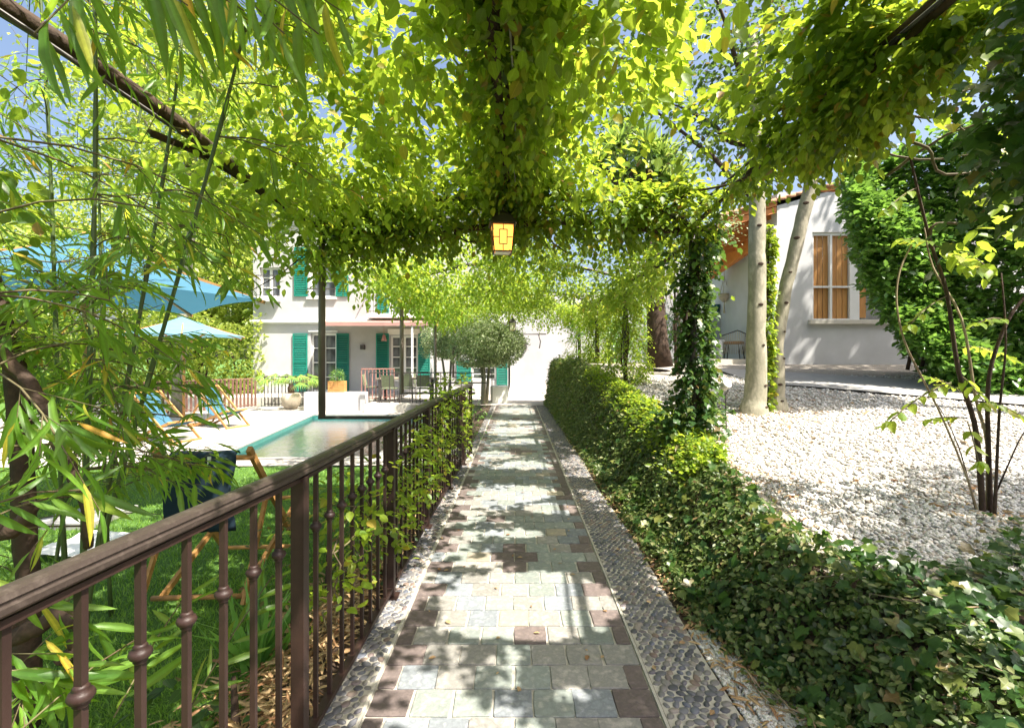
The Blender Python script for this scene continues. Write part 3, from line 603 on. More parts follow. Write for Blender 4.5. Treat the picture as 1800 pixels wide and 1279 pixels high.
# ------------------------------------------------------------------ clipped trees at the end of the path, background trees
def tree(name, base, h, crown, rad, n, size, m, label, cat='tree', tpl=DIAM, trunk_r=.09, flat=.8, tm='bark', lobes=9, stems=1, group=None, shell=.5, lean=(0, 0)):
    r = empty(name, base); tag(r, label, cat, group); mb = MB()
    cx, cy_, cz_ = crown
    for s in range(stems):
        a = 2*PI*s/max(1, stems)+.4; off = Vector((math.cos(a), math.sin(a), 0))*trunk_r*(1.3 if stems > 1 else 0)
        mb.tube([off+Vector((0, 0, -.05)), off*1.3+Vector((cx*.3+.03, cy_*.3, cz_*.4)), off*2.5+Vector((cx, cy_, cz_-rad*flat*.5))], [trunk_r, trunk_r*.8, trunk_r*.6], 9)
    mb.build('trunk', M[tm], r); br = MB()
    Ls = []
    for k in range(lobes):
        o = norm(rnd(1))[0]; o[2] = o[2]*flat; c = np.array([cx, cy_, cz_])+o*rad*.6; rr = rad*R.uniform(.35, .6)
        Ls.append(leafball(c, rr, n//lobes, size, flat=.85, shell=shell))
        br.tube([(cx*.8, cy_*.8, cz_-rad*flat*.55), tuple(c)], [trunk_r*.4, trunk_r*.12], 5)
    br.build('branch', M[tm], r)
    leaves('crown', tpl, cat_(Ls), m, r)
    return r
cat_ = cat
b = P(855, 712, 14.5); t1 = tree('clipped_tree', (-.98, 14.6, .0), 2, (.0, 0, 1.86), 1.15, 30000, .062, M['pale_leaf'], 'clipped round crowned tree in front of the villa beside the path end', trunk_r=.055, flat=.55, stems=3, tm='palebark', lobes=16, shell=.8)
t2 = tree('clipped_tree', (-2.2, 15.2, .0), 2, (.0, 0, 1.86), .8, 12000, .05, M['pale_leaf'], 'pale clipped tree behind the dining terrace railing, left of the path end', trunk_r=.05, flat=.65, stems=2, tm='palebark', lobes=14, shell=.7)
spots = [(-22, 30, 12, 6.5, 'tallest yellow green tree far behind the two parasols'), (-14.5, 22, 5.5, 3.6, 'bushy tree between the parasols and the villa corner'), (-19, 20, 6, 4.2, 'broad tree behind the large blue parasol'), (-25, 21, 8, 5, 'large tree at the far left beyond the pool deck'), (-13, 26, 10, 5.0, 'tall tree rising behind the left corner of the villa'), (-9.8, 12.2, -99, 0, '')]
for i, (x, y, hz_, rr, lb) in enumerate(spots):
    if hz_ < 0: continue
    tree('garden_tree', (x, y, -.25), 0, (0, 0, hz_-rr*.35), rr, 11000, .26 if y > 24 else .2, M['tree_leaf'], lb, trunk_r=.25, lobes=18, group='trees beyond the pool', shell=.35)
hl = (np.c_[R.uniform(-24, -9.6, 16000), R.uniform(17.6, 19.5, 16000), R.uniform(-.2, 3.1, 16000)],)
p = hl[0]; p[:, 2] *= (1+.15*np.sin(p[:, 0]*1.3))
hg = empty('garden_hedge', (-15, 18.5, -.25)); tag(hg, 'tall loose hedge behind the parasols left of the villa', 'hedge')
p = p-np.array([-15, 18.5, -.25]); leaves('foliage', DIAM, (p, norm(rnd(len(p))+np.array([0, 0, -.2])), rnd(len(p))+np.array([.2, -.5, .8]), .16*R.uniform(.6, 1.3, len(p))), M['tree_leaf'], hg)
st_ = MB()
for k in range(12): x = -8+k*1.1; st_.tube([(x, 0, 0), (x+.1, .1, 1.2), (x-.2, 0, 2.6)], [.05, .04, .02], 5)
st_.build('stem', M['bark'], hg)

tree('garden_tree', (-9.5, 13.5, -.25), 0, (.6, 0, 8.2), 3.6, 15000, .13, M['tree_leaf'], 'tall open crowned tree rising over the pool deck above the parasols', trunk_r=.16, lobes=26, group='trees beyond the pool', shell=.3, tm='palebark')
# ------------------------------------------------------------------ annex with porch (right)
AD = 10.5; AS = AD/FPX
def ax(px): return (px-CX)*AS
def az(py): return CH-(py-CY)*AS
annex = empty('annex', (ax(1500), AD, 1.2)); tag(annex, 'low white annex with wooden shuttered window and orange timber porch', 'house')
def ab(mb, name, m, par=annex, **k):
    o = mb.build(name, m, par, **k)
    if par is annex: o.location = -annex.location
    return o
wh = [(ax(1428), ax(1560), az(562), az(408))]
ab(wall_holes(ax(1366), ax(1900), 1.1, 5.0, AD, wh, .14), 'wall', M['annexplaster'])
ab(MB().box(ax(1366), ax(1366)+.02, AD+.002, AD+5, 1.1, 4.99), 'side_wall', M['annexplaster'])
ab(MB().box(ax(1366)+.03, ax(1900), AD+.6, AD+5, 1.1, 4.98), 'inner_block', M['annexplaster'])
ab(MB().box(ax(1358), ax(1366)-.002, AD-.05, AD+.12, 1.1, az(398)), 'corner_trim', M['white'])
ab(MB().box(ax(1420), ax(1570), AD-.1, AD+.12, az(570), az(562)-.002), 'window_sill', M['stone'], bevel=.008)
wf = MB(); x0, x1, z0, z1 = wh[0]; y = AD+.04
for a, b_ in ((1428, 1432), (1461, 1465), (1496, 1513), (1556, 1560)): wf.box(ax(a), ax(b_), y, y+.06, z0, z1)
wf.box(ax(1432), ax(1461), y, y+.05, z1-.06, z1).box(ax(1465), ax(1496), y, y+.05, z1-.06, z1).box(ax(1432), ax(1461), y, y+.05, az(505), az(502)).box(ax(1465), ax(1496), y, y+.05, az(505), az(502)).box(ax(1432), ax(1496), y+.001, y+.05, z0, z0+.03)
wfo = ab(wf, 'window', M['white'])
for lo, hi in ((1432, 1461), (1465, 1496)):
    for i in range(3):
        a = ax(lo)+(ax(hi)-ax(lo))*i/3; b_ = ax(lo)+(ax(hi)-ax(lo))*(i+1)/3; MB().box(a+.007, b_-.007, y+.062, y+.08, z0+.002, z1-.002).build('plank', M['plankwood'], wfo)
MB().poly([(ax(1513), y+.05, z0), (ax(1556), y+.05, z0), (ax(1556), y+.05, z1), (ax(1513), y+.05, z1)]).build('pane', M['pane'], wfo)
ab(MB().box(ax(1513), ax(1526), y+.03, y+.045, z0+.05, z1-.05), 'shutter', M['plankwood'])
# porch roof
A_ = P(1262, 390, AD); B_ = P(1480, 330, AD); C_ = P(1222, 482, 13.0)
u = (B_-A_); up = Vector((0, 0, .09)); D_ = C_+u*1.0
ab(MB().hexa([A_, B_, D_, C_, A_+up, B_+up, D_+up, C_+up]), 'porch_roof', M['orangewood'])
tl = MB()
for k in range(13): q = A_.lerp(B_, k/13)+Vector((0, -.04, .12)); tl.tube([q, q+(B_-A_)/13*.96], [.035, .045], 7)
ab(tl, 'roof_edge_tiles', M['rooftile'])
for k in range(11):
    t = .02+k/11; s0 = A_.lerp(C_, t); s1 = B_.lerp(D_, t); o = ab(MB().beam(s0-Vector((0, 0, .07)), s1-Vector((0, 0, .07)), .07, .12), 'rafter', M['orangewood'])
ab(MB().beam(C_+Vector((.05, -.1, -.2)), P(1402, 372, AD+.1), .14, .3), 'porch_beam', M['orangewood'])
ab(MB().box(4.62, 4.88, 12.4, 12.66, 1.1, 3.2), 'porch_post', M['white'])
ab(MB().box(4.2, 12, 10.9, 15, 1.05, 1.375), 'porch_floor', M['stone'])
ab(MB().box(4.88, 8, 13.4, 13.6, 1.376, CH+76/FPX*13.4), 'porch_wall', M['plaster'])
ab(MB().box(3.9, 12, 17, 17.2, 1.0, 4.8), 'back_wall', M['plaster'])
br = MB(); 
for k in range(26):
    x = 5.0+R.uniform(0, 1.7); z = 1.9; pts = [(x, 16.7, z)]
    for q in range(5): x += R.uniform(-.12, .14); z += R.uniform(.3, .5); pts.append((x, 16.7+R.uniform(-.1, .1), z))
    br.tube(pts, [.03, .026, .02, .016, .012, .008], 5)
bc = br.build('stem', M['bark']); vn = empty('bare_climber', (5.8, 16.7, 1.9)); bc.parent = vn; bc.location = -vn.location; tag(vn, 'dark leafless climber on the white wall behind the porch', 'climber')
lv = (np.c_[R.uniform(-.8, .9, 700), R.uniform(-.2, .2, 700), R.uniform(.2, 2.2, 700)], norm(rnd(700)), rnd(700), .07*R.uniform(.6, 1.2, 700)); leaves('foliage', DIAM, lv, M['dark_leaf'], vn)
# porch furniture
pc = empty('rope_armchair', tuple(P(1290, 620, 11.8))[:2]+(1.376,), PI*.95); tag(pc, 'woven rope armchair with tan seat on the annex porch', 'chair')
seat = MB().lathe((0, 0, .36), [(.22, 0), (.24, .02), (.24, .05), (.2, .07)], 14).build('seat', M['wood'], pc)
bm_ = MB()
for k in range(25):
    a = PI*(-.12+1.24*k/24); bm_.tube([(.24*math.cos(a), .22*math.sin(a), .12), (.29*math.cos(a), .27*math.sin(a), .4), (.31*math.cos(a), .30*math.sin(a), .68-.12*abs(math.cos(a)))], .007, 4)
bm_.build('backrest', M['rope'], pc)
MB().tube([(.31*math.cos(PI*(-.12+1.24*k/16)), .30*math.sin(PI*(-.12+1.24*k/16)), .68-.12*abs(math.cos(PI*(-.12+1.24*k/16)))) for k in range(17)], .014, 5).build('back_frame', M['darkiron'], pc)
for a in (.7, 2.4, 3.9, 5.5): MB().tube([(.2*math.cos(a), .2*math.sin(a), .37), (.26*math.cos(a), .26*math.sin(a), 0)], .012, 5).build('leg', M['darkiron'], pc)
q = P(1257, 600, 11.6); ws = empty('white_stool', (q.x, 11.6, 1.376)); tag(ws, 'moulded white stool beside the rope armchair on the porch', 'stool')
MB().lathe((0, 0, .40), [(.2, 0), (.22, .02), (.21, .05)], 16).build('seat', M['white'], ws)
for a in (.8, 2.9, 5.0): MB().tube([(.17*math.cos(a), .17*math.sin(a), .41), (.2*math.cos(a), .2*math.sin(a), .2), (.19*math.cos(a), .19*math.sin(a), 0)], [.06, .045, .05], 8).build('leg', M['white'], ws)
q = P(1257, 553, 13.5); tp = MB().lathe((q.x, 13.5, q.z), [(.09, 0), (.13, .26), (.14, .28)], 14).build('teal_pot', M['teal']); tag(tp, 'small teal plant pot on the porch half wall', 'pot')
for i, (px, py, dd) in enumerate(((1273, 524, 13), (1306, 520, 12.6))):
    q = P(px, py, dd); hp = empty('hanging_planter', q); tag(hp, ['pale rope plant hanger nearer the teal pot on the porch', 'pale rope plant hanger beside the big tree trunk on the porch'][i], 'plant hanger', 'rope hangers on the porch')
    MB().lathe((0, 0, -.1), [(.05, 0), (.14, .1), (.15, .22)], 10).build('pot', M['rope'], hp)
    g = MB()
    for a in (0, 2.1, 4.2): g.tube([(.14*math.cos(a), .14*math.sin(a), .1), (0, 0, .6)], .008, 4)
    g.tube([(0, 0, .6), (0, 0, 1.05)], .01, 4).tube([(0, 0, -.1), (0, 0, -.4)], [.012, .03], 5); g.build('rope', M['rope'], hp)

# ------------------------------------------------------------------ fence along the path
FY = [.2, .51, 1.67, 2.83, 4.0, 5.17, 6.34, 6.96]
def fx(y): return float(np.interp(y, [0, .8, 1.67, 2.8, 4.03, 6.3, 6.96], [-.86, -.815, -.748, -.735, -.745, -.70, -.66]))
fen = empty('iron_fence', (fx(1.67), 1.67, 0)); tag(fen, 'brown iron railing with knobbed bars and moulded handrail along the path', 'fence')
fo = fen.location
RH = 1.035
def rel(x, y, z): return Vector((x, y, z))-fo
prof = [(-.020, .004), (-.026, .010), (-.026, .020), (-.0215, .023), (-.0215, .027), (-.024, .030), (-.019, .039), (-.008, .043), (.008, .043), (.019, .039), (.024, .030), (.0215, .027), (.0215, .023), (.026, .020), (.026, .010), (.020, .004)]
hv = []; hf = []; ysr = [0.15+.1*i for i in range(70)]; n = len(prof)
for y in ysr:
    for (a, b_) in prof: hv.append(rel(fx(y)+a, y, RH-.043+b_))
for i in range(len(ysr)-1):
    for k in range(n): hf.append((i*n+k, i*n+(k+1) % n, (i+1)*n+(k+1) % n, (i+1)*n+k))
hf.append(tuple(range((len(ysr)-1)*n, len(ysr)*n)))
MB().add(hv, hf).build('handrail', M['rail'], fen)
for zz, hh, nm in ((.055, .022, 'bottom_rail'), (RH-.052, .014, 'under_rail')):
    b_ = MB()
    for i in range(len(ysr)-1): b_.beam(rel(fx(ysr[i]), ysr[i], zz), rel(fx(ysr[i+1]), ysr[i+1], zz), .034 if zz < .5 else .03, hh)
    b_.build(nm, M['iron'], fen)
pm_ = MB().box(-.022, .022, -.022, .022, -.02, RH-.045).mesh('post'); pm_.materials.append(M['iron'])
bm_ = MB().box(-.0075, .0075, -.0075, .0075, .06, RH-.058).mesh('baluster'); bm_.materials.append(M['iron'])
kn = MB().lathe((0, 0, 0), [(.010, -.021), (.014, -.016), (.012, -.012), (.019, -.008), (.0225, 0), (.019, .008), (.012, .012), (.014, .016), (.010, .021)], 14).mesh('knob'); kn.materials.append(M['iron'])
bp_ = MB().box(-.045, .045, -.045, .045, .0, .012).mesh('base_plate'); bp_.materials.append(M['iron'])
fpl = FY[1:]+[6.4+.0]
for i, y in enumerate(FY[1:]):
    o = link('post', pm_, None, fen, rel(fx(y), y, 0)); link('base_plate', bp_, None, o)
for i in range(1, len(FY)-1):
    a, b_ = FY[i], FY[i+1]; nb = 8 if b_-a > 1 else 3
    for k in range(nb):
        y = a+(b_-a)*(k+1)/(nb+1); o = link('baluster', bm_, None, fen, rel(fx(y), y, 0)); link('knob', kn, None, o, (0, 0, .775+(.0 if k % 2 else .0)))
y = .30; o = link('baluster', bm_, None, fen, rel(fx(y), y, 0))

# ------------------------------------------------------------------ pergola
ST = [1.45, 4.72, 8.0, 11.3, 14.5]; PXL, PXR = -1.9, 1.87
perg = empty('pergola', (0, 4.72, 0)); tag(perg, 'dark iron pergola of flat arches over the path, overgrown with vines', 'pergola')
def pb(mb, name, m=None): 
    o = mb.build(name, m or M['darkiron'], perg); o.location = -perg.location; return o
def arch(y): return [(PXL, y, 2.5), (PXL+.08, y, 2.66), (PXL+.5, y, 2.8), (-.9, y, 2.93), (0, y, 2.99), (.9, y, 2.93), (PXR-.6, y, 2.85), (PXR-.25, y, 2.76), (PXR-.12, y, 2.6)]
for i, y in enumerate(ST):
    pb(MB().tube(arch(y), .028, 7), 'arch')
    pl = [(PXL, y, 2.5), (PXL, y, .82)] 
    pb(MB().tube([(PXL, y, 2.5), (PXL, y, .82 if i else -.2)], .034, 10), 'post', M['postiron'])
    if i: pb(MB().beam((PXL-.03, y, .82), (fx(min(y, 6.9))-.02, y, .82), .04, .03), 'bracket')
    xr = (PXR+.12, 1.72, 1.8, PXR, PXR)[i]; pb(MB().tube([(xr, y, 2.62), (xr, y, float(terrace(y))-.1)], .036, 8), 'post')
for x, z in ((PXL+.05, 2.64), (PXR-.05, 2.93), (-.1, 3.04)):
    pb(MB().tube([(x, .2, z), (x, 15, z)], .011, 6), 'wire_rail')
# gnarled woody stems on the beams
def gnarl(a, b, r0, r1, seg=16, amp=.05, n=8):
    a = Vector(a); b = Vector(b); pts = []
    ph = R.uniform(0, 6, 4)
    for i in range(seg+1):
        t = i/seg; p = a.lerp(b, t); p += Vector((math.sin(t*9+ph[0]), math.sin(t*7+ph[1])*.6, math.cos(t*8+ph[2])))*amp*(.5+.5*math.sin(t*5+ph[3])); pts.append(p)
    return pts, [r0+(r1-r0)*i/seg for i in range(seg+1)]
from mathutils import Matrix
def heroes(L, idx, tpl, m, root, nm='leaf'):
    H = sel(L, idx); lo = np.array(root.location); hm = [trimesh(nm, tpl[0]*s_, tpl[1], True, tpl[0]) for s_ in ((1, 1, 1), (1.1, 1, 1.8), (.9, 1, -.8))]
    for q in hm: q.materials.append(m)
    yv = norm(H[1]); zv = norm(H[2]-(H[2]*yv).sum(-1, keepdims=True)*yv); xv = np.cross(yv, zv)
    for k in range(len(idx)):
        s_ = float(H[3][k]); o = link(nm, hm[k % 3], None, root); p = H[0][k]-lo
        o.matrix_local = Matrix([[xv[k][j]*s_, yv[k][j]*s_, zv[k][j]*s_, p[j]] for j in range(3)]+[[0, 0, 0, 1]])
def keepnear(L, f): return sel(L, f(L[0]))
LIT = [(.08, 2.78, .55, .46, 0), (.35, 5.6, .2, .2, 0), (-.35, 4.7, .18, .2, 0), (.3, 9.8, .2, .3, 0), (.3, 4.5, .28, .2, 0), (-.25, 3.3, .2, .08, 0), (.15, 8.1, .35, .3, 0), (-.3, 5.9, .3, .3, 0), (.25, 2.02, .12, .06, 0), (-.05, 2.25, .1, .05, 0), (-.68, 2.85, .12, .36, 0), (.02, 5.1, .42, .45, 0), (.1, 6.2, .38, .4, 0), (-.3, 7.0, .3, .3, 0), (-.1, 9.2, .5, .6, 0), (.1, 10.6, .4, .35, 0), (0, 12.6, .6, .9, 0), (-.2, 1.9, .22, .08, 0), (.0, 3.85, .25, .12, 0), (2.55, 4.3, .8, 1.1, .75), (3.7, 4.15, .9, .35, .8), (1.35, 3.6, .3, .8, .4), (1.3, 6.5, .3, 1.2, .5)]
def sungaps(p):
    keep = np.ones(len(p), bool)
    for (x, y, rx, ry, z) in LIT:
        k = (p[:, 2]-z)/SUN.z; qx = p[:, 0]-SUN.x*k; qy = p[:, 1]-SUN.y*k; keep &= ~((((qx-x)/rx)**2+((qy-y)/ry)**2 < R.uniform(.75, 1.25, len(p))) & (p[:, 2] > z+.7))
    return keep
def vineobj(name, label, catn, loc, stems, L, m, tpl=OVATE, hero=0, heroseed=0, group=None, stemmat='bark', gaps=True):
    r = empty(name, loc); tag(r, label, catn, group); lo = np.array(loc)
    mb = MB()
    for pts, rs in stems: mb.tube([Vector(p)-Vector(loc) for p in pts], rs, 7)
    if stems: tag(mb.build('stem', M[stemmat], r), kind='stuff' if len(stems) > 2 else None)
    pos = L[0]; d = np.linalg.norm(pos-np.array([0, 0, CH]), axis=1)
    L = sel(L, (d > .55) & (sungaps(pos) | (not gaps))); pos = L[0]
    if hero:
        px, py = proj(pos); d = np.linalg.norm(pos-np.array([0, 0, CH]), axis=1)
        vis = (px > 0) & (px < 1800) & (py > 0) & (py < 1279); ap = np.where(vis, L[3]/d, 0); idx = np.argsort(-ap)[:hero]; mask = np.ones(len(pos), bool); mask[idx] = False
        hm = [trimesh('leaf', tpl[0]*s_, tpl[1], True, tpl[0]) for s_ in ((1, 1, 1), (1.12, 1, 1.6), (.9, 1, -.8))]
        for q in hm: q.materials.append(m)
        H = sel(L, idx)
        yv = norm(H[1]); zv = norm(H[2]-(H[2]*yv).sum(-1, keepdims=True)*yv); xv = np.cross(yv, zv)
        from mathutils import Matrix
        for k in range(len(idx)):
            o = link('leaf', hm[k % 3], None, r); s_ = float(H[3][k]); 
            o.matrix_local = Matrix(((xv[k][0]*s_, yv[k][0]*s_, zv[k][0]*s_, H[0][k][0]-lo[0]), (xv[k][1]*s_, yv[k][1]*s_, zv[k][1]*s_, H[0][k][1]-lo[1]), (xv[k][2]*s_, yv[k][2]*s_, zv[k][2]*s_, H[0][k][2]-lo[2]), (0, 0, 0, 1)))
        L = sel(L, mask)
    L = (L[0]-lo,)+L[1:]
    o = leaves('foliage', tpl, L, m, r, True); 
    return r
def clr(p):
    px, py = proj(p); sd = R.uniform(0, .1, len(p))
    return ~((np.abs(p[:, 0]) < .9) & (p[:, 2] < 2.25) & (p[:, 1] < 13)) & ~((px > 850) & (px < 915) & (py > 378) & (py < 470) & (p[:, 1] < 4.6)) & ~((np.abs(p[:, 0]+.1) < .03+sd) & (p[:, 2] < 2.96) & (p[:, 1] < 4.2) & (R.uniform(0, 1, len(p)) < .6)) & ~((px > 1035) & (px < 1180) & (py > 190) & (py < 325) & (R.uniform(0, 1, len(p)) < .8))
# centre beam
s1 = [gnarl((-.13, .3, 2.99), (-.1, 4.8, 2.97), .036, .028, 24, .045), gnarl((-.03, .5, 2.99), (.0, 6.5, 2.98), .022, .016, 30, .05)]
pb(MB().tube(gnarl((-.08, .3, 2.9), (.02, 4.4, 2.93), .006, .006, 30, .03)[0], .005, 6), 'lamp_cable', M['concrete'])
L = cat([vine_along([(-.1, .7, 3.22), (-.1, 4.9, 3.15)], .50, 110, .08, 7, .24, .45), vine_along([(.45, .7, 3.2), (.45, 4.5, 3.12)], .45, 170, .085, 7, .26, .6), vine_along([(-.65, .9, 3.2), (-.65, 4.5, 3.12)], .45, 150, .08, 7, .26, .6), vine_along([(-1.2, 1.6, 3.1), (-1.25, 4.5, 3.0)], .4, 90, .075, 7, .26, .6)])
vineobj('climbing_vine', 'leafy vine hanging from the middle beam overhead between camera and lantern', 'vine', (-.1, 2.5, 3.0), s1, keepnear(L, clr), M['vine_bright'], hero=200)
Ld = cat([vine_along([(-.1, .8, 3.06), (-.08, 4.8, 3.02)], .15, 190, .065, 6, .16, .9), vine_along([(.1, 1.5, 3.12), (.05, 4.8, 3.08)], .2, 70, .075, 7, .2, .7)])
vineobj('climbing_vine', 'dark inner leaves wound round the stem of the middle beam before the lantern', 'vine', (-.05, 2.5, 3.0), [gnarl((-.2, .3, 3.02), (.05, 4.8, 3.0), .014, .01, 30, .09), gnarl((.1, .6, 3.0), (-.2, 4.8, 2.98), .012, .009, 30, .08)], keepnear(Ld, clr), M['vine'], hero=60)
# first arch mass behind the lantern
st2 = [gnarl((-2.0, 4.7, 2.62), (2.0, 4.75, 2.72), .03, .03, 20, .08)]
for k in range(10): a = (R.uniform(-1.9, 1.5), 4.75, 2.75); st2.append(gnarl(a, (a[0]+R.uniform(.3, .8), 4.7+R.uniform(-.3, .3), a[2]+R.uniform(-.3, .3)), .012, .006, 6, .05))
L = cat([vine_along([(-2.1, 4.8, 2.72), (-.9, 4.8, 2.92), (0, 4.8, 2.98), (.9, 4.8, 2.94), (1.5, 4.78, 2.93), (1.85, 4.75, 2.8)], .36, 480, .075, 7, .24, .9)])
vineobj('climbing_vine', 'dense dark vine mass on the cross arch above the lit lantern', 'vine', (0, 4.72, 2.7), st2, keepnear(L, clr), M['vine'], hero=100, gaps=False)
# right beam, heavy
st3 = [gnarl((1.85, .5, 2.95), (1.9, 8, 2.85), .03, .02, 26, .1), gnarl((1.75, .9, 2.92), (1.8, 5, 2.9), .014, .01, 24, .12)]
L = cat([vine_along([(1.85, .7, 2.84), (1.85, 3.0, 2.92), (1.8, 4.7, 3.08)], .21, 420, .06, 7, .17, .9), vine_along([(1.9, .9, 3.0), (1.95, 3.4, 3.2)], .42, 330, .08, 7, .22, .8), vine_along([(1.5, 1.2, 3.2), (1.5, 2.4, 3.3)], .35, 150, .08, 7, .22, .8), vine_along([(1.4, 2.6, 3.0), (1.4, 4.6, 3.05)], .22, 50, .08, 7, .24, .6)])
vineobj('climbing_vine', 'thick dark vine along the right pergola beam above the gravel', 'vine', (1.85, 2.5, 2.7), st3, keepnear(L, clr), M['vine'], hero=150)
# left beam
st4 = [gnarl((-1.9, .3, 2.68), (-1.88, 4.9, 2.66), .042, .038, 24, .035), gnarl((-1.95, 2.5, 2.62), (-1.85, 5.2, 2.68), .02, .02, 16, .06)]
L = cat([vine_along([(-1.88, 3.0, 2.7), (-1.88, 4.9, 2.66)], .42, 170, .075, 7, .24, .7), vine_along([(-1.3, 2.6, 2.95), (-1.3, 4.8, 2.9)], .55, 80, .085, 7, .28, .5), vine_along([(-1.88, 1.5, 2.75), (-1.88, 3.0, 2.7)], .3, 30, .075, 6, .24, .7)])
vineobj('climbing_vine', 'brown bare stem with yellow green leaves along the left pergola beam', 'vine', (-1.88, 2.5, 2.66), st4, keepnear(L, clr), M['vine_bright'], hero=60)
# canopy ceiling further on
def ceiling(y0, y1, n, size, x0=-2.1, x1=2.1, zs=(2.62, 3.0)):
    x = R.uniform(x0, x1, n); y = R.uniform(y0, y1, n); z = 2.98-.10*(x/1.9)**2*3.0+R.normal(0, .09, n); C = np.c_[x, y, z]
    k = fnoise(C*np.array([1, 1, 0]), 2.2, 5)+R.uniform(-.35, .35, n) > -.32; C = C[k]
    G = rnd(len(C))*np.array([1, 1, .5])+np.array([0, 0, -.35]); return sprigs(C, G, 6, .24, size, .5)
arcs = []
for y in ST[2:]: arcs.append(vine_along([(-2.0, y, 2.62), (-.9, y, 2.8), (0, y, 2.85), (.9, y, 2.8), (2.0, y, 2.62)], .38, 150, .08, 6, .24, .9))
L = cat([ceiling(5.2, 15.0, 5200, .085), vine_along([(-1.9, 5, 2.64), (-1.9, 15, 2.64)], .32, 90, .085, 6, .24, .8), vine_along([(1.9, 5, 2.64), (1.9, 15, 2.64)], .36, 90, .085, 6, .24, .8)]+arcs)
vineobj('climbing_vine', 'sunlit yellow green leaf ceiling of the far half of the pergola', 'vine', (0, 9, 2.7), [gnarl((-1.9, 5, 2.66), (-1.85, 14, 2.66), .035, .03, 24, .05), gnarl((.1, 5, 2.95), (0, 14, 2.9), .03, .03, 24, .05), gnarl((1.9, 5, 2.66), (1.85, 14, 2.66), .035, .03, 24, .05)], keepnear(L, clr), M['vine_bright'], tpl=SIMPLE)
# drooping shoot near the villa window
L = sprigs(np.array([[-2.05, 4.75, 2.42], [-2.0, 4.7, 2.3], [-1.95, 4.72, 2.45]]), np.array([[-.9, -.1, -.25], [-.8, .1, -.35], [-.7, -.3, -.1]]), 12, .7, .085, .25)
vineobj('climbing_vine', 'single leafy shoot drooping across the first iron post before the villa window', 'vine', (-2.0, 4.72, 2.4), [([(-1.95, 4.72, 2.5), (-2.3, 4.72, 2.22), (-2.6, 4.72, 2.05)], [.008, .006, .004])], L, M['vine_bright'], hero=20)

# ivy columns on the right posts
labs = ['leafy ivy column on the off-frame pergola post at the edge of the view', 'tall ivy wrapped post rising from the bank left of the two grey trunks', 'ivy wrapped post second along the right side of the path', 'ivy wrapped post third along the right side, before the end wall', 'ivy wrapped post at the far end of the pergola on the right']
for i, y in enumerate(ST):
    tz = float(terrace(y)); bz = tz-.05 if i else 1.95
    rad = .19 if i < 3 else .26
    x_ = (PXR+.12, 1.72, 1.8, PXR, PXR)[i]
    L = vine_along([(x_, y, bz), (x_+.03, y, max(1.7, bz+.3)), (x_, y, 2.8)], rad*(2.2, .62, 1.25, 1.1, 1.1)[i], (700, 330, 420, 380, 300)[i], .05, 6, .16, 1.0, droop=.7)
    Lb = vine_along([(x_, y, bz), (x_, y, bz+.4)], rad*1.5, 200, .065, 6, .18, .8)
    Lt = vine_along([(x_, y, 2.4), (x_, y, 2.75)], rad*1.3, 160, .07, 6, .2, .9)
    vineobj('ivy_column', labs[i], 'ivy', (x_, y, bz), [gnarl((x_+.05, y, bz-.1), (x_, y, 2.6), .035, .03, 14, .05), gnarl((x_-.08, y, bz), (x_, y+.05, 2.6), .015, .012, 14, .07)], cat([L, Lb, Lt]), M['ivy'] if i < 2 else M['vine_bright'], tpl=IVY if i < 2 else SIMPLE, group='ivy wrapped posts', hero=60 if i == 1 else 0)

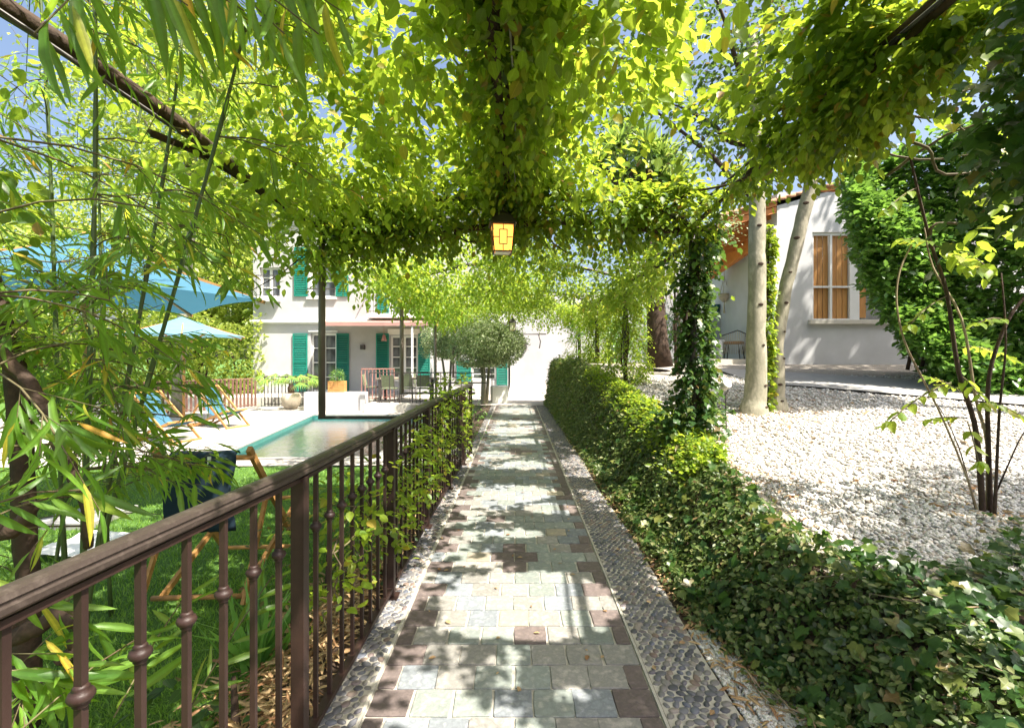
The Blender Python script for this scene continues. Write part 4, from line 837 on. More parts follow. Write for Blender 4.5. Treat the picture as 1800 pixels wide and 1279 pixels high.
# ------------------------------------------------------------------ lanterns
def lantern(name, loc, s, label):
    r = empty(name, loc); tag(r, label, 'lantern', 'lanterns hanging from the pergola'); r.scale = (s, s, s)
    t, b_ = .098, .078; H = .24; ir = M['darkiron']
    def pt(sx, sy, z): k = b_+(t-b_)*z/H; return Vector((sx*k, sy*k, z))
    f = MB()
    for sx in (-1, 1):
        for sy in (-1, 1): f.beam(pt(sx, sy, 0), pt(sx, sy, H), .010, .010)
    for z in (0, H):
        for a, c in (((-1, -1), (1, -1)), ((1, -1), (1, 1)), ((1, 1), (-1, 1)), ((-1, 1), (-1, -1))): f.beam(pt(*a, z), pt(*c, z), .012, .012)
    f.build('frame', ir, r)
    rf = MB().add([(-.12, -.12, H+.006), (.12, -.12, H+.006), (.12, .12, H+.006), (-.12, .12, H+.006), (-.07, -.07, H+.09), (.07, -.07, H+.09), (.07, .07, H+.09), (-.07, .07, H+.09), (-.02, -.02, H+.13), (.02, -.02, H+.13), (.02, .02, H+.13), (-.02, .02, H+.13)],
                  [(3, 2, 1, 0), (0, 1, 5, 4), (1, 2, 6, 5), (2, 3, 7, 6), (3, 0, 4, 7), (4, 5, 9, 8), (5, 6, 10, 9), (6, 7, 11, 10), (7, 4, 8, 11), (8, 9, 10, 11)]).build('roof', ir, r)
    MB().tube([(0, 0, H+.12), (0, 0, H+.30)], .006, 5).tube([(.02*math.cos(a*.7), 0, H+.15+.02*math.sin(a*.7)) for a in range(10)], .004, 4).build('hook', ir, rf)
    for q in range(4):
        a = q*PI/2; c, s_ = math.cos(a), math.sin(a)
        def W(u, z, e=0): k = b_+(t-b_)*z/H+e; return Vector((u*c+k*s_, u*s_-k*c, z))
        MB().poly([W(-.07, .012), W(.07, .012), W(.088, H-.012), W(-.088, H-.012)]).build('pane', M['lampglass'], r)
        g = MB()
        for (u0, z0, u1, z1) in ((-.034, .06, .034, .06), (-.034, .185, .034, .185), (-.034, .06, -.034, .185), (.034, .06, .034, .185), (0, 0, 0, .06), (0, .185, 0, H), (-.085, .12, -.034, .12), (.034, .12, .085, .12)):
            g.beam(W(u0, z0, .004), W(u1, z1, .004), .006, .006, up=(s_, -c, 0))
        g.build('leading', ir, r)
    MB().poly([(-.07, -.07, -.004), (.07, -.07, -.004), (.07, .07, -.004), (-.07, .07, -.004)]).build('base_glass', M['lampclear'], r)
    MB().lathe((0, 0, .09), [(.008, 0), (.016, .02), (.018, .045), (.008, .08)], 8).build('bulb', M['bulb'], r)
    return r
q = P(883, 448, 4.35); l1 = lantern('hanging_lantern', (q.x, 4.35, q.z+.02), 1.0, 'lit amber glass lantern hanging from the first arch over the path'); l1.rotation_euler = (0, 0, .12)
q = P(901, 581, 11.2); l2 = lantern('hanging_lantern', (q.x, 11.2, q.z), .75, 'small pale lantern far down the pergola near the clipped tree')
for ch in l2.children:
    if ch.name.startswith('pane'): ch.data = ch.data.copy(); ch.data.materials[0] = M['lampclear']

# ------------------------------------------------------------------ grey trunks, their crown, yucca and others on the terrace
def trunk(name, pts, rs, label, extra=None):
    r = empty(name, pts[0]); tag(r, label, 'tree'); p0 = Vector(pts[0])
    pp_ = []; rr_ = []
    for i in range(len(pts)-1):
        for k in range(6):
            t = k/6; pp_.append(Vector(pts[i]).lerp(Vector(pts[i+1]), t)-p0+Vector((math.sin(i*6+k), math.cos(i*5+k*1.3), 0))*.006); rr_.append(rs[i]+(rs[i+1]-rs[i])*t+.003*math.sin((i*6+k)*2.1))
    pp_.append(Vector(pts[-1])-p0); rr_.append(rs[-1])
    tk = MB().tube(pp_, rr_, 18).build('trunk', M['palebark'], r)
    for q in range(4, len(pp_)-8, 3):
        c = pp_[q]; a = R.uniform(-2.4, -.7); rr = rr_[q]; o = Vector((math.cos(a), math.sin(a), 0)); kk = MB(); u = Vector((-o.y, o.x, 0)); h = R.uniform(.012, .022)
        ring = [c+o*(rr*.97+.004)+u*math.cos(t*PI/5)*h*1.7+Vector((0, 0, math.sin(t*PI/5)*h)) for t in range(10)]; inr = [c+o*(rr*.97+.013)+u*math.cos(t*PI/5)*h*1.1+Vector((0, 0, math.sin(t*PI/5)*h*.6)) for t in range(10)]
        kk.add(ring+inr+[c+o*(rr*.97+.002)], [(i, (i+1) % 10, 10+(i+1) % 10, 10+i) for i in range(10)]+[(10+i, 10+(i+1) % 10, 20) for i in range(10)], True); kk.build('knot', M['bark'], tk)
    return r
ta = trunk('grey_trunked_tree', [P(1322, 742, 5.7), P(1328, 700, 5.7), P(1330, 560, 5.7), P(1331, 420, 5.75), P(1330, 300, 5.8), P(1322, 60, 5.9)], [.19, .125, .102, .095, .09, .07], 'straight grey trunked tree left of the leaning one on the gravel')
tb_ = trunk('grey_trunked_tree', [P(1367, 730, 5.95), P(1366, 690, 5.95), P(1366, 600, 5.95), P(1382, 500, 5.95), P(1412, 380, 5.9), P(1438, 260, 5.9), P(1450, 150, 5.9)], [.13, .09, .076, .074, .078, .075, .06], 'leaning grey trunked tree right of the straight one')
def crown(root, pts, n, size, m, tpl=SIMPLE, name='crown'):
    Ls = []; lo = np.array(root.location)
    for (c, r) in pts:
        N = int(n*(r**2)); o = norm(rnd(N)); p = np.array(c)+o*(r*np.cbrt(R.uniform(.1, 1, N)))[:, None]
        k = fnoise(p, 2.6, 9)+R.uniform(-.3, .3, N) > -.25; p = p[k]; o = o[k]
        Ls.append(sprigs(p, o+rnd(len(p))*.6, 5, .28, size, .3))
    L = cat(Ls); L = sel(L, sungaps(L[0])); L = (L[0]-lo,)+L[1:]; leaves(name, tpl, L, m, root, True)
    return root
bw = MB()
for (a, b_) in (((2.85, 5.85, 3.4), (1.6, 6.0, 4.6)), ((2.85, 5.85, 3.6), (3.4, 6.3, 5.1)), ((2.85, 5.85, 4.4), (2.1, 5.2, 5.4)), ((2.8, 5.9, 4.0), (2.2, 6.8, 5.0))):
    pts, rs = gnarl(a, b_, .04, .012, 8, .05); bw.tube([p_-ta.location for p_ in pts], rs, 6)
bw.build('branch', M['bark'], ta)
crown(ta, [((1.9, 6.3, 4.8), .9), ((2.6, 6.2, 5.0), 1.0), ((1.6, 6.6, 5.6), .8), ((3.2, 6.3, 4.9), .7), ((2.3, 5.6, 5.5), .8)], 420, .085, M['dark_leaf'])
crown(tb_, [((4.2, 6.2, 4.95), .8), ((3.8, 5.8, 5.4), .9), ((4.8, 5.8, 5.2), .8)], 380, .085, M['dark_leaf'])
tree('shade_tree', (8.1, 4.6, .9), 0, (-1.8, .6, 4.8), 1.25, 7000, .13, M['dark_leaf'], 'tree beyond the shrub whose crown reaches over the gravel', trunk_r=.12, lobes=14, tpl=SIMPLE)
tree('shade_tree', (6.4, .6, .3), 0, (-1.0, .5, 4.7), 1.3, 8500, .11, M['dark_leaf'], 'tree beside the ivy bank whose crown shades the near gravel', trunk_r=.12, lobes=14, tpl=SIMPLE)
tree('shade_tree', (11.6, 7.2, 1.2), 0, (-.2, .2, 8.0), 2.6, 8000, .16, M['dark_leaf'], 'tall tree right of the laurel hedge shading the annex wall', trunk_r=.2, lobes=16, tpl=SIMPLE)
# ivy climbing between the trunks
L = vine_along([P(1350, 740, 5.85), P(1348, 560, 5.9), P(1352, 400, 5.95)], .045, 240, .05, 4, .08, 1.0)
vineobj('trunk_ivy', 'narrow strip of yellow green ivy climbing between the two grey trunks', 'ivy', tuple(P(1350, 740, 5.85)), [([P(1350, 745, 5.85), P(1348, 560, 5.9), P(1352, 400, 5.95)], [.012]*3)], L, M['vine_bright'], tpl=IVY)
# yucca tree
q = P(1157, 627, 9.5); yu = empty('yucca_tree', (q.x, 9.5, 1.2)); tag(yu, 'tall branching yucca with thick rough trunk behind the ivy wrapped posts', 'yucca')
def rl(px, py, d): return P(px, py, d)-yu.location
MB().tube([rl(1160, 645, 9.5), rl(1156, 600, 9.5), rl(1150, 500, 9.6), rl(1148, 400, 9.7)], [.26, .2, .17, .15], 12).build('trunk', M['bark'], yu)
hd = [(1050, 262), (1085, 235), (1112, 215), (1135, 240), (1165, 262), (1182, 300), (1100, 290), (1135, 300)]
Ls = []
for (hx_, hy_) in hd:
    d = 9.7+R.uniform(-.4, .4); a = rl(1148+(hx_-1120)*.15, 400, 9.7); b_ = rl(hx_, hy_+18, d); m_ = a.lerp(b_, .5)+Vector((0, 0, .05))
    MB().tube([a, m_, b_], [.08, .06, .055], 8).build('branch', M['bark'], yu)
    n = 130; o = norm(rnd(n)+np.array([0, 0, .25])); Ls.append((np.repeat([tuple(b_)], n, 0)+o*.03, o, np.cross(o, rnd(n))+np.array([0, 0, .8]), R.uniform(.35, .65, n)))
L = cat(Ls); leaves('crown', BLADE, L+(.13,), M['yucca_leaf'], yu)
# light green bush near the porch, more greenery behind the posts
def bush(name, loc, parts, n, size, m, label, tpl=SIMPLE, catn='shrub', group=None):
    r = empty(name, loc); tag(r, label, catn, group); crown(r, parts, n, size, m, tpl, 'foliage'); g = MB()
    for (c, rr) in parts: g.tube([(0, 0, -.05), tuple((Vector(c)-Vector(loc))*.5+Vector((0, 0, -.1))), tuple(Vector(c)-Vector(loc))], [.03, .02, .01], 5)
    g.build('stem', M['bark'], r); return r
bush('light_shrub', (2.9, 8.8, 1.05), [((3.35, 8.8, 3.9), .55), ((3.5, 8.9, 3.5), .4), ((2.9, 8.9, 3.9), .45)], 700, .06, M['pale_leaf'], 'pale feathery shrub top beside the orange porch roof')
bush('garden_shrub', (2.6, 12.5, 1.2), [((2.6, 12.5, 1.7), .7), ((3.2, 13, 2.2), .8), ((2.2, 13.4, 2.0), .7)], 380, .09, M['laurel'], 'rounded green shrub behind the yucca trunk')
bush('garden_shrub', (4.2, 14.5, 1.2), [((4.0, 14.6, 2.0), .8), ((3.4, 15, 2.6), .9)], 300, .1, M['laurel'], 'dark shrub between the yucca and the porch post')
# big laurel hedge
hedge = empty('laurel_hedge', (6.2, 7.6, 1.2)); tag(hedge, 'tall glossy laurel hedge in front of the annex wall', 'hedge')
def hsurf(n):
    # a bulging wall of foliage: front face, left face, some depth
    X = R.uniform(0, 1, n); Zt = R.uniform(0, 1, n)
    x = 4.9+X*5.2; z = 1.22+Zt*3.6; left = 5.2+1.35*(1-Zt)**2.6+.05*np.sin(Zt*7); x = left+(10-left)*X
    yf = 7.9-.32*(x-5)+.25*np.sin(x*2.3+z*1.4)+.18*np.sin(z*3.1+x); y = yf+np.abs(R.normal(0, .28, n))
    top = 4.75+.2*np.sin(x*2)-.02; z = .9+(top-.9)*Zt
    return np.c_[x, y, z]
C = hsurf(13000); near = R.uniform(0, 1, len(C)) < .18; C[near, 0] = 5.2+1.35*(1-(np.clip(C[near, 2], 1.22, 4.8)-1.22)/3.6)**2.6+R.normal(0, .06, near.sum()); C[near, 1] = 7.9+R.uniform(0, 1.3, near.sum())
lim = (5.28+1.35*(1-(np.clip(C[:, 2], 1.22, 4.8)-1.22)/3.6)**2.6)*C[:, 1]/7.7; C[:, 0] = np.maximum(C[:, 0], lim+np.abs(R.normal(0, .12, len(C))))
G = rnd(len(C))*.7+np.array([-.1, -.7, .45]); L = sprigs(C, G, 6, .2, .115, .1, jit=.45)
L = (L[0]-np.array(hedge.location),)+L[1:]; leaves('foliage', SIMPLE, L, M['laurel'], hedge, True)
g = MB()
for k in range(10): x = .5+k*.32; g.tube([(x*.7, .5, 0), (x, .3, 1.5), (x+R.uniform(-.3, .3), .2, 3.2)], [.03, .02, .01], 5)
g.build('stem', M['bark'], hedge)

# ------------------------------------------------------------------ young multi stemmed shrub at right, with pinnate leaves
sb = empty('multi_stem_shrub', P(1738, 905, 3.0)); tag(sb, 'young shrub of thin twisted stems with bright pinnate leaves on the white gravel', 'shrub')
S0 = Vector(sb.location)
def sp3(lst, r0, r1, nm='stem', m='bark'):
    r0 *= .68; r1 *= .62
    pts = [P(*q) for q in lst]; pp_ = []
    for i in range(len(pts)-1):
        for k in range(4): t = k/4; a = pts[max(i-1, 0)]; b_ = pts[i]; c = pts[i+1]; d = pts[min(i+2, len(pts)-1)]; pp_.append(.5*((2*b_)+(c-a)*t+(2*a-5*b_+4*c-d)*t*t+(3*b_-a-3*c+d)*t**3)-S0)
    pp_.append(pts[-1]-S0); n = len(pp_); MB().tube(pp_, [r0+(r1-r0)*i/(n-1) for i in range(n)], 7).build(nm, M[m], sb)
sp3([(1728, 912, 3), (1722, 820, 3), (1712, 740, 3), (1684, 648, 2.95), (1664, 514, 2.9), (1637, 430, 2.9), (1612, 330, 2.85), (1590, 230, 2.8)], .026, .009)
sp3([(1742, 912, 3), (1738, 800, 3), (1738, 665, 3), (1771, 564, 2.95), (1815, 500, 2.9), (1850, 400, 2.8)], .022, .010)
sp3([(1735, 912, 3.02), (1735, 780, 3.02), (1715, 700, 3), (1690, 560, 3), (1640, 470, 3.1), (1625, 400, 3.1)], .017, .006, m='palestem')
sp3([(1748, 908, 2.95), (1752, 820, 2.95), (1757, 720, 2.95), (1768, 600, 2.9), (1760, 480, 2.9)], .015, .006)
sp3([(1722, 910, 3), (1700, 840, 3), (1672, 770, 3), (1645, 710, 3), (1620, 662, 2.9), (1590, 600, 2.8), (1576, 531, 2.8), (1582, 475, 2.8), (1603, 430, 2.8)], .009, .008, m='palestem')
sp3([(1745, 880, 3), (1775, 810, 2.9), (1800, 760, 2.9), (1830, 740, 2.8)], .008, .004)
sp3([(1716, 900, 3), (1690, 800, 3.1), (1665, 740, 3.1), (1640, 700, 3.1)], .007, .003)
def pinnate(root, a, b, n, size, m, lo, droop=.25):
    a = Vector(a); b = Vector(b); d = (b-a); side = d.cross(Vector((0, 0, 1))).normalized(); pts = []; pos = []; dr = []; nn = []
    for i in range(n+1):
        t = i/n; p = a+d*t+Vector((0, 0, -droop*t*t*d.length)); pts.append(p-lo)
        if i: 
            for s in (-1, 1): pos.append(tuple(p)); dr.append(tuple(side*s*.7+d.normalized()*.55+Vector((0, 0, -.55)))); nn.append((random.uniform(-.3, .3), random.uniform(-.3, .3), 1))
    pos.append(tuple(a+d+Vector((0, 0, -droop*d.length)))); dr.append(tuple(d.normalized()+Vector((0, 0, -.5)))); nn.append((0, 0, 1))
    rr = MB().tube(pts, [.004]*len(pts), 4).build('leaf_stalk', M['stem'], root)
    k = len(pos)
    sz = size*R.uniform(.75, 1.15, k); heroes((np.array(pos)-np.array(lo), norm(np.array(dr)), np.array(nn, float), sz), np.arange(k), (OVATE[0]*np.array([.82, 1, 1.2]), OVATE[1]), m, rr, 'leaflet')
for (a, b_, n_) in (((1672, 672, 3.0), (1565, 705, 2.9), 6), ((1690, 690, 3.05), (1640, 650, 3.2), 4), ((1700, 740, 3.0), (1720, 790, 2.8), 3), ((1720, 700, 3.0), (1790, 715, 2.9), 4), ((1690, 610, 3), (1770, 600, 3.1), 5), ((1640, 430, 3), (1700, 455, 2.9), 4), ((1700, 735, 3.0), (1640, 725, 3.1), 4), ((1745, 480, 2.9), (1700, 430, 3.0), 4), ((1665, 520, 2.9), (1600, 545, 2.8), 4), ((1690, 660, 3), (1730, 690, 2.8), 4), ((1640, 430, 2.9), (1590, 400, 2.8), 4), ((1612, 330, 2.85), (1560, 350, 2.8), 4), ((1771, 564, 2.95), (1720, 540, 2.8), 4)):
    pinnate(sb, P(*a), P(*b_), n_, .085, M['vine_bright'], S0)
# arching bare branches and bright young leaves upper right
S1 = P(1700, 300, 2.6)
L = []
stx = []
for (a, b_) in (((1370, 230, 3.2), (1800, 150, 2.6)), ((1400, 250, 3.4), (1800, 280, 2.7)), ((1500, 170, 2.9), (1720, 240, 2.6)), ((1560, 300, 3.0), (1760, 180, 2.6)), ((1300, 250, 4), (1500, 150, 3.4)), ((1640, 420, 2.9), (1790, 330, 2.6)), ((1600, 250, 2.8), (1760, 330, 2.8))):
    pts, rs = gnarl(P(*a), P(*b_), .010, .004, 12, .05); stx.append((pts, rs))
    L.append(vine_along([tuple(pts[0]), tuple(pts[6]), tuple(pts[-1])], .10, 26, .10, 5, .25, 1.0, droop=.3))
vineobj('wisteria', 'thin arching twigs with bright young leaves before the laurel hedge', 'climber', tuple(S1), stx, cat(L), M['vine_bright'], hero=60, stemmat='stem')

# ------------------------------------------------------------------ bank: creeping fig and ivy
def bankpts(n, y0, y1, over=.5):
    y = y0+(y1-y0)*R.uniform(0, 1, n)**1.35; t = R.uniform(0, 1, n)*(1.0+np.interp(y, [0, 3, 6, 14], [.30, .06, .10, .3])); x = bank0(y)+bankw(y)*t
    x = np.where(R.uniform(0, 1, n) < .05, bank0(y)-.06+R.uniform(0, .1, n), x)
    z = gz(x, y); e = .02
    nx_ = -(gz(x+e, y)-gz(x-e, y))/(2*e); ny_ = -(gz(x, y+e)-gz(x, y-e))/(2*e); N = norm(np.c_[nx_, ny_, np.ones(n)])
    th = (.03+.04*np.abs(fnoise(np.c_[x, y, z], 4, 2)))*R.uniform(.1, 1.3, n)+np.interp(y, [0, 6, 9, 14], [0, 0, .03, .05])
    return np.c_[x, y, z]+N*th[:, None], N
bank = empty('bank_creeper', (1.3, 4, .2)); tag(bank, 'creeping fig and ivy covering the sloping bank right of the path', 'creeper'); BL = np.array(bank.location)
C, N = bankpts(15000, .9, 15.2); down = N*.25+np.array([-.35, 0, -.9])
L = sprigs(C, down+rnd(len(C))*.5, 4, .09, .042, .1, jit=.5); L = (L[0]-BL+np.repeat(N[None], 4, 0).reshape(-1, 3)*.02, L[1], np.tile(N, (4, 1))*1.0+rnd(len(L[0]))*.35+np.array([0, 0, .4]), L[3]*np.tile(np.interp(C[:, 1], [1, 3, 14], [.8, .95, 1.5]), 4))
leaves('foliage', SIMPLE, L, M['fig'], bank, True)
C, N = bankpts(2000, .9, 7); L = (C+N*.04, norm(N*.2+np.array([-.3, 0, -.9])+rnd(len(C))*.6), N+rnd(len(C))*.4, .052*R.uniform(.4, 1.5, len(C))**1.0)
px, py = proj(L[0]); dd = np.linalg.norm(L[0]-[0, 0, CH], axis=1); vis = (px < 1800) & (py < 1279); idx = np.argsort(-np.where(vis, L[3]/dd, 0))[:220]
mask = np.ones(len(C), bool); mask[idx] = False; Lr = sel(L, mask); leaves('ivy_foliage', IVY, (Lr[0]-BL,)+Lr[1:], M['ivy'], bank, True)
heroes(L, idx, IVY, M['ivy'], bank)
C, N = bankpts(4200, 3.8, 9); L = sprigs(C+N*.02, N*.35+rnd(len(C))*.5+np.array([0, 0, .3]), 4, .10, .055, .2); k = L[0][:, 2]+R.normal(0, .1, len(L[0])) > gz(1.5, L[0][:, 1])*.9+.1
L = sel(L, k); leaves('young_foliage', SIMPLE, (L[0]-BL,)+L[1:], M['vine_bright'], bank, True)
g = MB()
for k in range(46):
    y = R.uniform(1.1, 6); x = R.uniform(1.0, 1.9); pts = []
    for q in range(9): pts.append(Vector((x, y, float(gz(x, y))+.05+.02*math.sin(q)))-bank.location); x += R.uniform(-.09, .05); y += R.uniform(-.06, .12); x = max(x, .98)
    g.tube(pts, .0035, 5)
tag(g.build('runner_stem', M['palestem'], bank), kind='stuff')
# ivy ground cover at near right
gcv = empty('ivy_ground_cover', (2.4, 1.8, .3)); tag(gcv, 'dark ivy ground cover with large leaves at the edge of the white gravel', 'ivy'); GL = np.array(gcv.location)
def gcpts(n):
    x = R.uniform(1.6, 4.2, n); y = R.uniform(.7, 3.0, n); lim = 2.50+.10*np.sin(x*5)+.12*np.sin(x*2.1+1)-.0*(x-1.6); k = y < lim+R.normal(0, .08, n); x, y = x[k], y[k]
    return np.c_[x, y, gz(x, y)+R.uniform(.01, .08, len(x))]
C = gcpts(9000); L = (C, norm(rnd(len(C))*np.array([1, 1, .3])+np.array([-.2, -.5, -.1])), rnd(len(C))*.38+np.array([-.1, -.35, 1]), .044*R.uniform(.4, 1.7, len(C)))
px, py = proj(L[0]); dd = np.linalg.norm(L[0]-[0, 0, CH], axis=1); vis = (px < 1800) & (py < 1279) & (L[0][:, 2]-gz(L[0][:, 0], L[0][:, 1]) > .06); idx = np.argsort(-np.where(vis, L[3]/dd, 0))[:220]; mask = np.ones(len(C), bool); mask[idx] = False
Lr = sel(L, mask); half = R.uniform(0, 1, len(Lr[0])) < .5
leaves('ivy_foliage', IVY, (sel(Lr, half)[0]-GL,)+sel(Lr, half)[1:], M['ivy'], gcv, True); h2 = sel(Lr, ~half); leaves('foliage', SIMPLE, (h2[0]-GL, h2[1], h2[2], h2[3]*.75), M['fig'], gcv, True)
heroes(L, idx, IVY, M['ivy'], gcv)

# ------------------------------------------------------------------ gravel stones, litter, grass
ico_v = []; ph = (1+5**.5)/2
for a, b_ in ((-1, ph), (1, ph), (-1, -ph), (1, -ph)): ico_v.append((a, b_, 0))
for a, b_ in ((-1, ph), (1, ph), (-1, -ph), (1, -ph)): ico_v.append((0, a, b_))
for a, b_ in ((ph, -1), (ph, 1), (-ph, -1), (-ph, 1)): ico_v.append((a, 0, b_))
ico_v = norm(np.array(ico_v, float)); ico_f = np.array([(0, 11, 5), (0, 5, 1), (0, 1, 7), (0, 7, 10), (0, 10, 11), (1, 5, 9), (5, 11, 4), (11, 10, 2), (10, 7, 6), (7, 1, 8), (3, 9, 4), (3, 4, 2), (3, 2, 6), (3, 6, 8), (3, 8, 9), (4, 9, 5), (2, 4, 11), (6, 2, 10), (8, 6, 7), (9, 8, 1)])
def stones(P_, size, name, m, label=None):
    n = len(P_); jit = ico_v[None]*(1+R.uniform(-.28, .28, (n, 12, 1))); sc3 = np.stack([R.uniform(.7, 1.2, n), R.uniform(.6, 1.0, n), R.uniform(.4, .75, n)], -1)*size[:, None]
    a = R.uniform(0, 6.28, n)[:, None]; q = jit*sc3[:, None]; x = q[..., 0]*np.cos(a)-q[..., 1]*np.sin(a); y = q[..., 0]*np.sin(a)+q[..., 1]*np.cos(a); tl_ = R.normal(0, .35, (n, 1))
    z = q[..., 2]+x*tl_; V = np.stack([x, y, z], -1)+P_[:, None]
    F = (ico_f[None]+(np.arange(n)*12)[:, None, None]).reshape(-1, 3); o = link(name, trimesh(name, V.reshape(-1, 3), F), m); tag(o, label, kind='stuff'); return o
n = 36000; y = 2.2+6.6*R.uniform(0, 1, n)**1.5; x = 1.7+R.uniform(0, 1, n)*(y*1.08-1.2)
k = (x > 1.0+bankw(y)*.9) & (y > 2.3+.1*np.sin(x*4)); x, y = x[k], y[k]
# leave the grey walk clear
lo1 = np.interp(x, [q[0] for q in L1], [q[1] for q in L1]); hi1 = np.interp(x, [q[0] for q in L2], [q[1] for q in L2]); k = ~((x > 3.9) & (y > lo1) & (y < hi1)); x, y = x[k], y[k]
stones(np.c_[x, y, gz(x, y)+R.uniform(-.003, .012, len(x))], R.uniform(.011, .021, len(x))*np.interp(y, [2, 4, 8], [.85, 1.0, 1.3]), 'white_gravel', M['gravel'], 'white crushed gravel on the raised terrace')
n = 5200; y = R.uniform(1.45, 2.5, n); x = .893+R.uniform(0, .27, n)*np.interp(y, [1.5, 2.1, 2.5], [1, .8, .2]); stones(np.c_[x, y, np.full(n, .004)+gz(x, y)], R.uniform(.006, .012, n), 'edge_gravel', M['gravel'], 'small white gravel spilled between pebbles and ivy')
n = 1800; y = R.uniform(1.3, 11, n); x = .90+np.abs(R.normal(0, .1, n)); Lq = (np.c_[x, y, gz(x, y)+R.uniform(.005, .03, n)], norm(rnd(n)*np.array([1, 1, .15])), rnd(n)*.3+np.array([0, 0, 1]), R.uniform(.03, .08, n)); k = x < 1.12
tag(leaves('leaf_litter', LANCE, sel(Lq, k)+(1.6,), M['dry_leaf']), 'dry brown leaves lying at the foot of the bank', kind='stuff')
n = 6500; x = -.83-np.abs(R.normal(0, .35, n)); y = .8+R.uniform(0, 6, n); Lq = (np.c_[x, y, gz(x, y)+R.uniform(.005, .05, n)], norm(rnd(n)*np.array([1, 1, .25])), rnd(n)*.4+np.array([0, 0, 1]), R.uniform(.05, .13, n)); k = x > -1.6
tag(leaves('straw_litter', LANCE, sel(Lq, k)+(1.2,), M['dry_leaf']), 'straw coloured dry bamboo leaves on the bed behind the fence', kind='stuff')
n = 800; x = R.uniform(1.75, 5, n); y = R.uniform(2.4, 7, n); Lq = (np.c_[x, y, gz(x, y)+.02], norm(rnd(n)*np.array([1, 1, .15])), rnd(n)*.3+np.array([0, 0, 1]), R.uniform(.03, .07, n)); k = R.uniform(0, 1, n) < .22
tag(leaves('fallen_leaves', SIMPLE, sel(Lq, k), M['dry_leaf']), 'scattered brown leaves on the white gravel', kind='stuff')
n = 130; x = R.uniform(-.58, .88, n); y = 1.6+9*R.uniform(0, 1, n)**1.5; tag(leaves('path_leaves', SIMPLE, (np.c_[x, y, np.full(n, .012)], norm(rnd(n)*np.array([1, 1, .1])), rnd(n)*.25+np.array([0, 0, 1]), R.uniform(.015, .04, n)), M['dry_leaf']), 'few small dry leaves fallen on the paved path', kind='stuff')
n = 1400; c_ = np.array([(2.75, 5.6), (3.2, 5.8), (2.95, 2.95), (1.72, 3.4), (1.8, 4.6)])[R.randint(0, 5, n)]; x = c_[:, 0]+R.normal(0, .2, n); y = c_[:, 1]+R.normal(0, .28, n)
tag(leaves('trunk_litter', LANCE, (np.c_[x, y, gz(x, y)+R.uniform(.008, .03, n)], norm(rnd(n)*np.array([1, 1, .15])), rnd(n)*.3+np.array([0, 0, 1]), R.uniform(.02, .06, n), 1.8), M['dry_leaf']), 'dry leaf litter gathered round the trunks and the gravel edge', kind='stuff')
# lawn blades
n = 60000; y = 1.0+6.2*R.uniform(0, 1, n)**1.2; x = -1.25-R.uniform(0, 1, n)*(y*.95+.3); k = y < 7.2; p = np.c_[x, y, gz(x, y)][k]; n = len(p)
tag(leaves('grass', BLADE, (p, norm(rnd(n)*np.array([.45, .45, 0])+np.array([0, 0, 1])), rnd(n)*np.array([1, 1, .1]), R.uniform(.025, .05, n), .18), M['grass']), 'short green lawn between the fence and the pool', kind='stuff')

# iris clump and small plants in the bed behind the fence
def clump(loc, n, h, w_, label, m, name='iris_clump'):
    r = empty(name, loc); tag(r, label, 'plant'); d = norm(rnd(n)*np.array([.55, .55, 0])+np.array([0, 0, 1])); bl = np.cross(d, rnd(n)); me_ = []
    for i in range(n):
        v, f = place(BLADE, np.zeros((1, 3))+R.normal(0, .03, 3)*np.array([1, 1, 0]), d[i:i+1], bl[i:i+1], h*R.uniform(.6, 1.1), w_); link('leaf', trimesh('leaf', v, f, True), m, r)
    return r
clump((-1.35, 2.55, -.22), 34, .55, .07, 'clump of upright sword shaped leaves in the bed behind the fence', M['laurel'])
clump((-1.15, 3.6, -.16), 26, .4, .07, 'smaller clump of sword shaped leaves further along the bed', M['laurel'])
bush('low_shrub', (-1.25, 3.2, -.2), [((-1.25, 3.2, .1), .28), ((-1.1, 3.5, .15), .22)], 1400, .045, M['dark_leaf'], 'low dark rounded shrub behind the fence bars')
bush('low_shrub', (-1.15, 2.0, -.15), [((-1.2, 2.05, .05), .18)], 1200, .075, M['ivy'], 'broad leaved seedling in the straw litter behind the fence')
bush('low_shrub', (-.95, 8.3, -.1), [((-.95, 8.2, .15), .22), ((-.98, 9.2, .15), .22), ((-1.0, 10.4, .15), .25), ((-.95, 11.6, .15), .22)], 900, .05, M['laurel'], 'low greenery along the left path border past the fence end')
# vine winding through the fence
L = []; stf = []
for k in range(34):
    y0 = R.uniform(1.9, 6.8); z0 = R.uniform(.1, .5); pts = []; y = y0; z = z0
    for q in range(9): pts.append((fx(min(y, 6.9))+R.normal(0, .025)-.015, y, z)); y += R.uniform(-.04, .13); z += R.uniform(.0, .13); z = min(z, 1.12)
    stf.append((pts, [.004]*9)); L.append(vine_along(pts, .05, 26, .05, 4, .14, 1.0, droop=.2, clump=.6))
L.append(vine_along([(-.80, 2.0, .6), (-.80, 6.8, .75)], .20, 28, .05, 4, .16, 1.3, droop=.25)); L.append(vine_along([(-.74, 4.2, 1.05), (-.68, 6.9, 1.05)], .07, 40, .05, 4, .16, 1.0, droop=.2))
L = cat(L); L = sel(L, (L[0][:, 0] < -.62) & (L[0][:, 2] > .0))
vineobj('fence_vine', 'light twining vine threaded through the iron fence bars', 'vine', (-.75, 4, .5), stf, L, M['vine_bright'], hero=80, stemmat='stem')

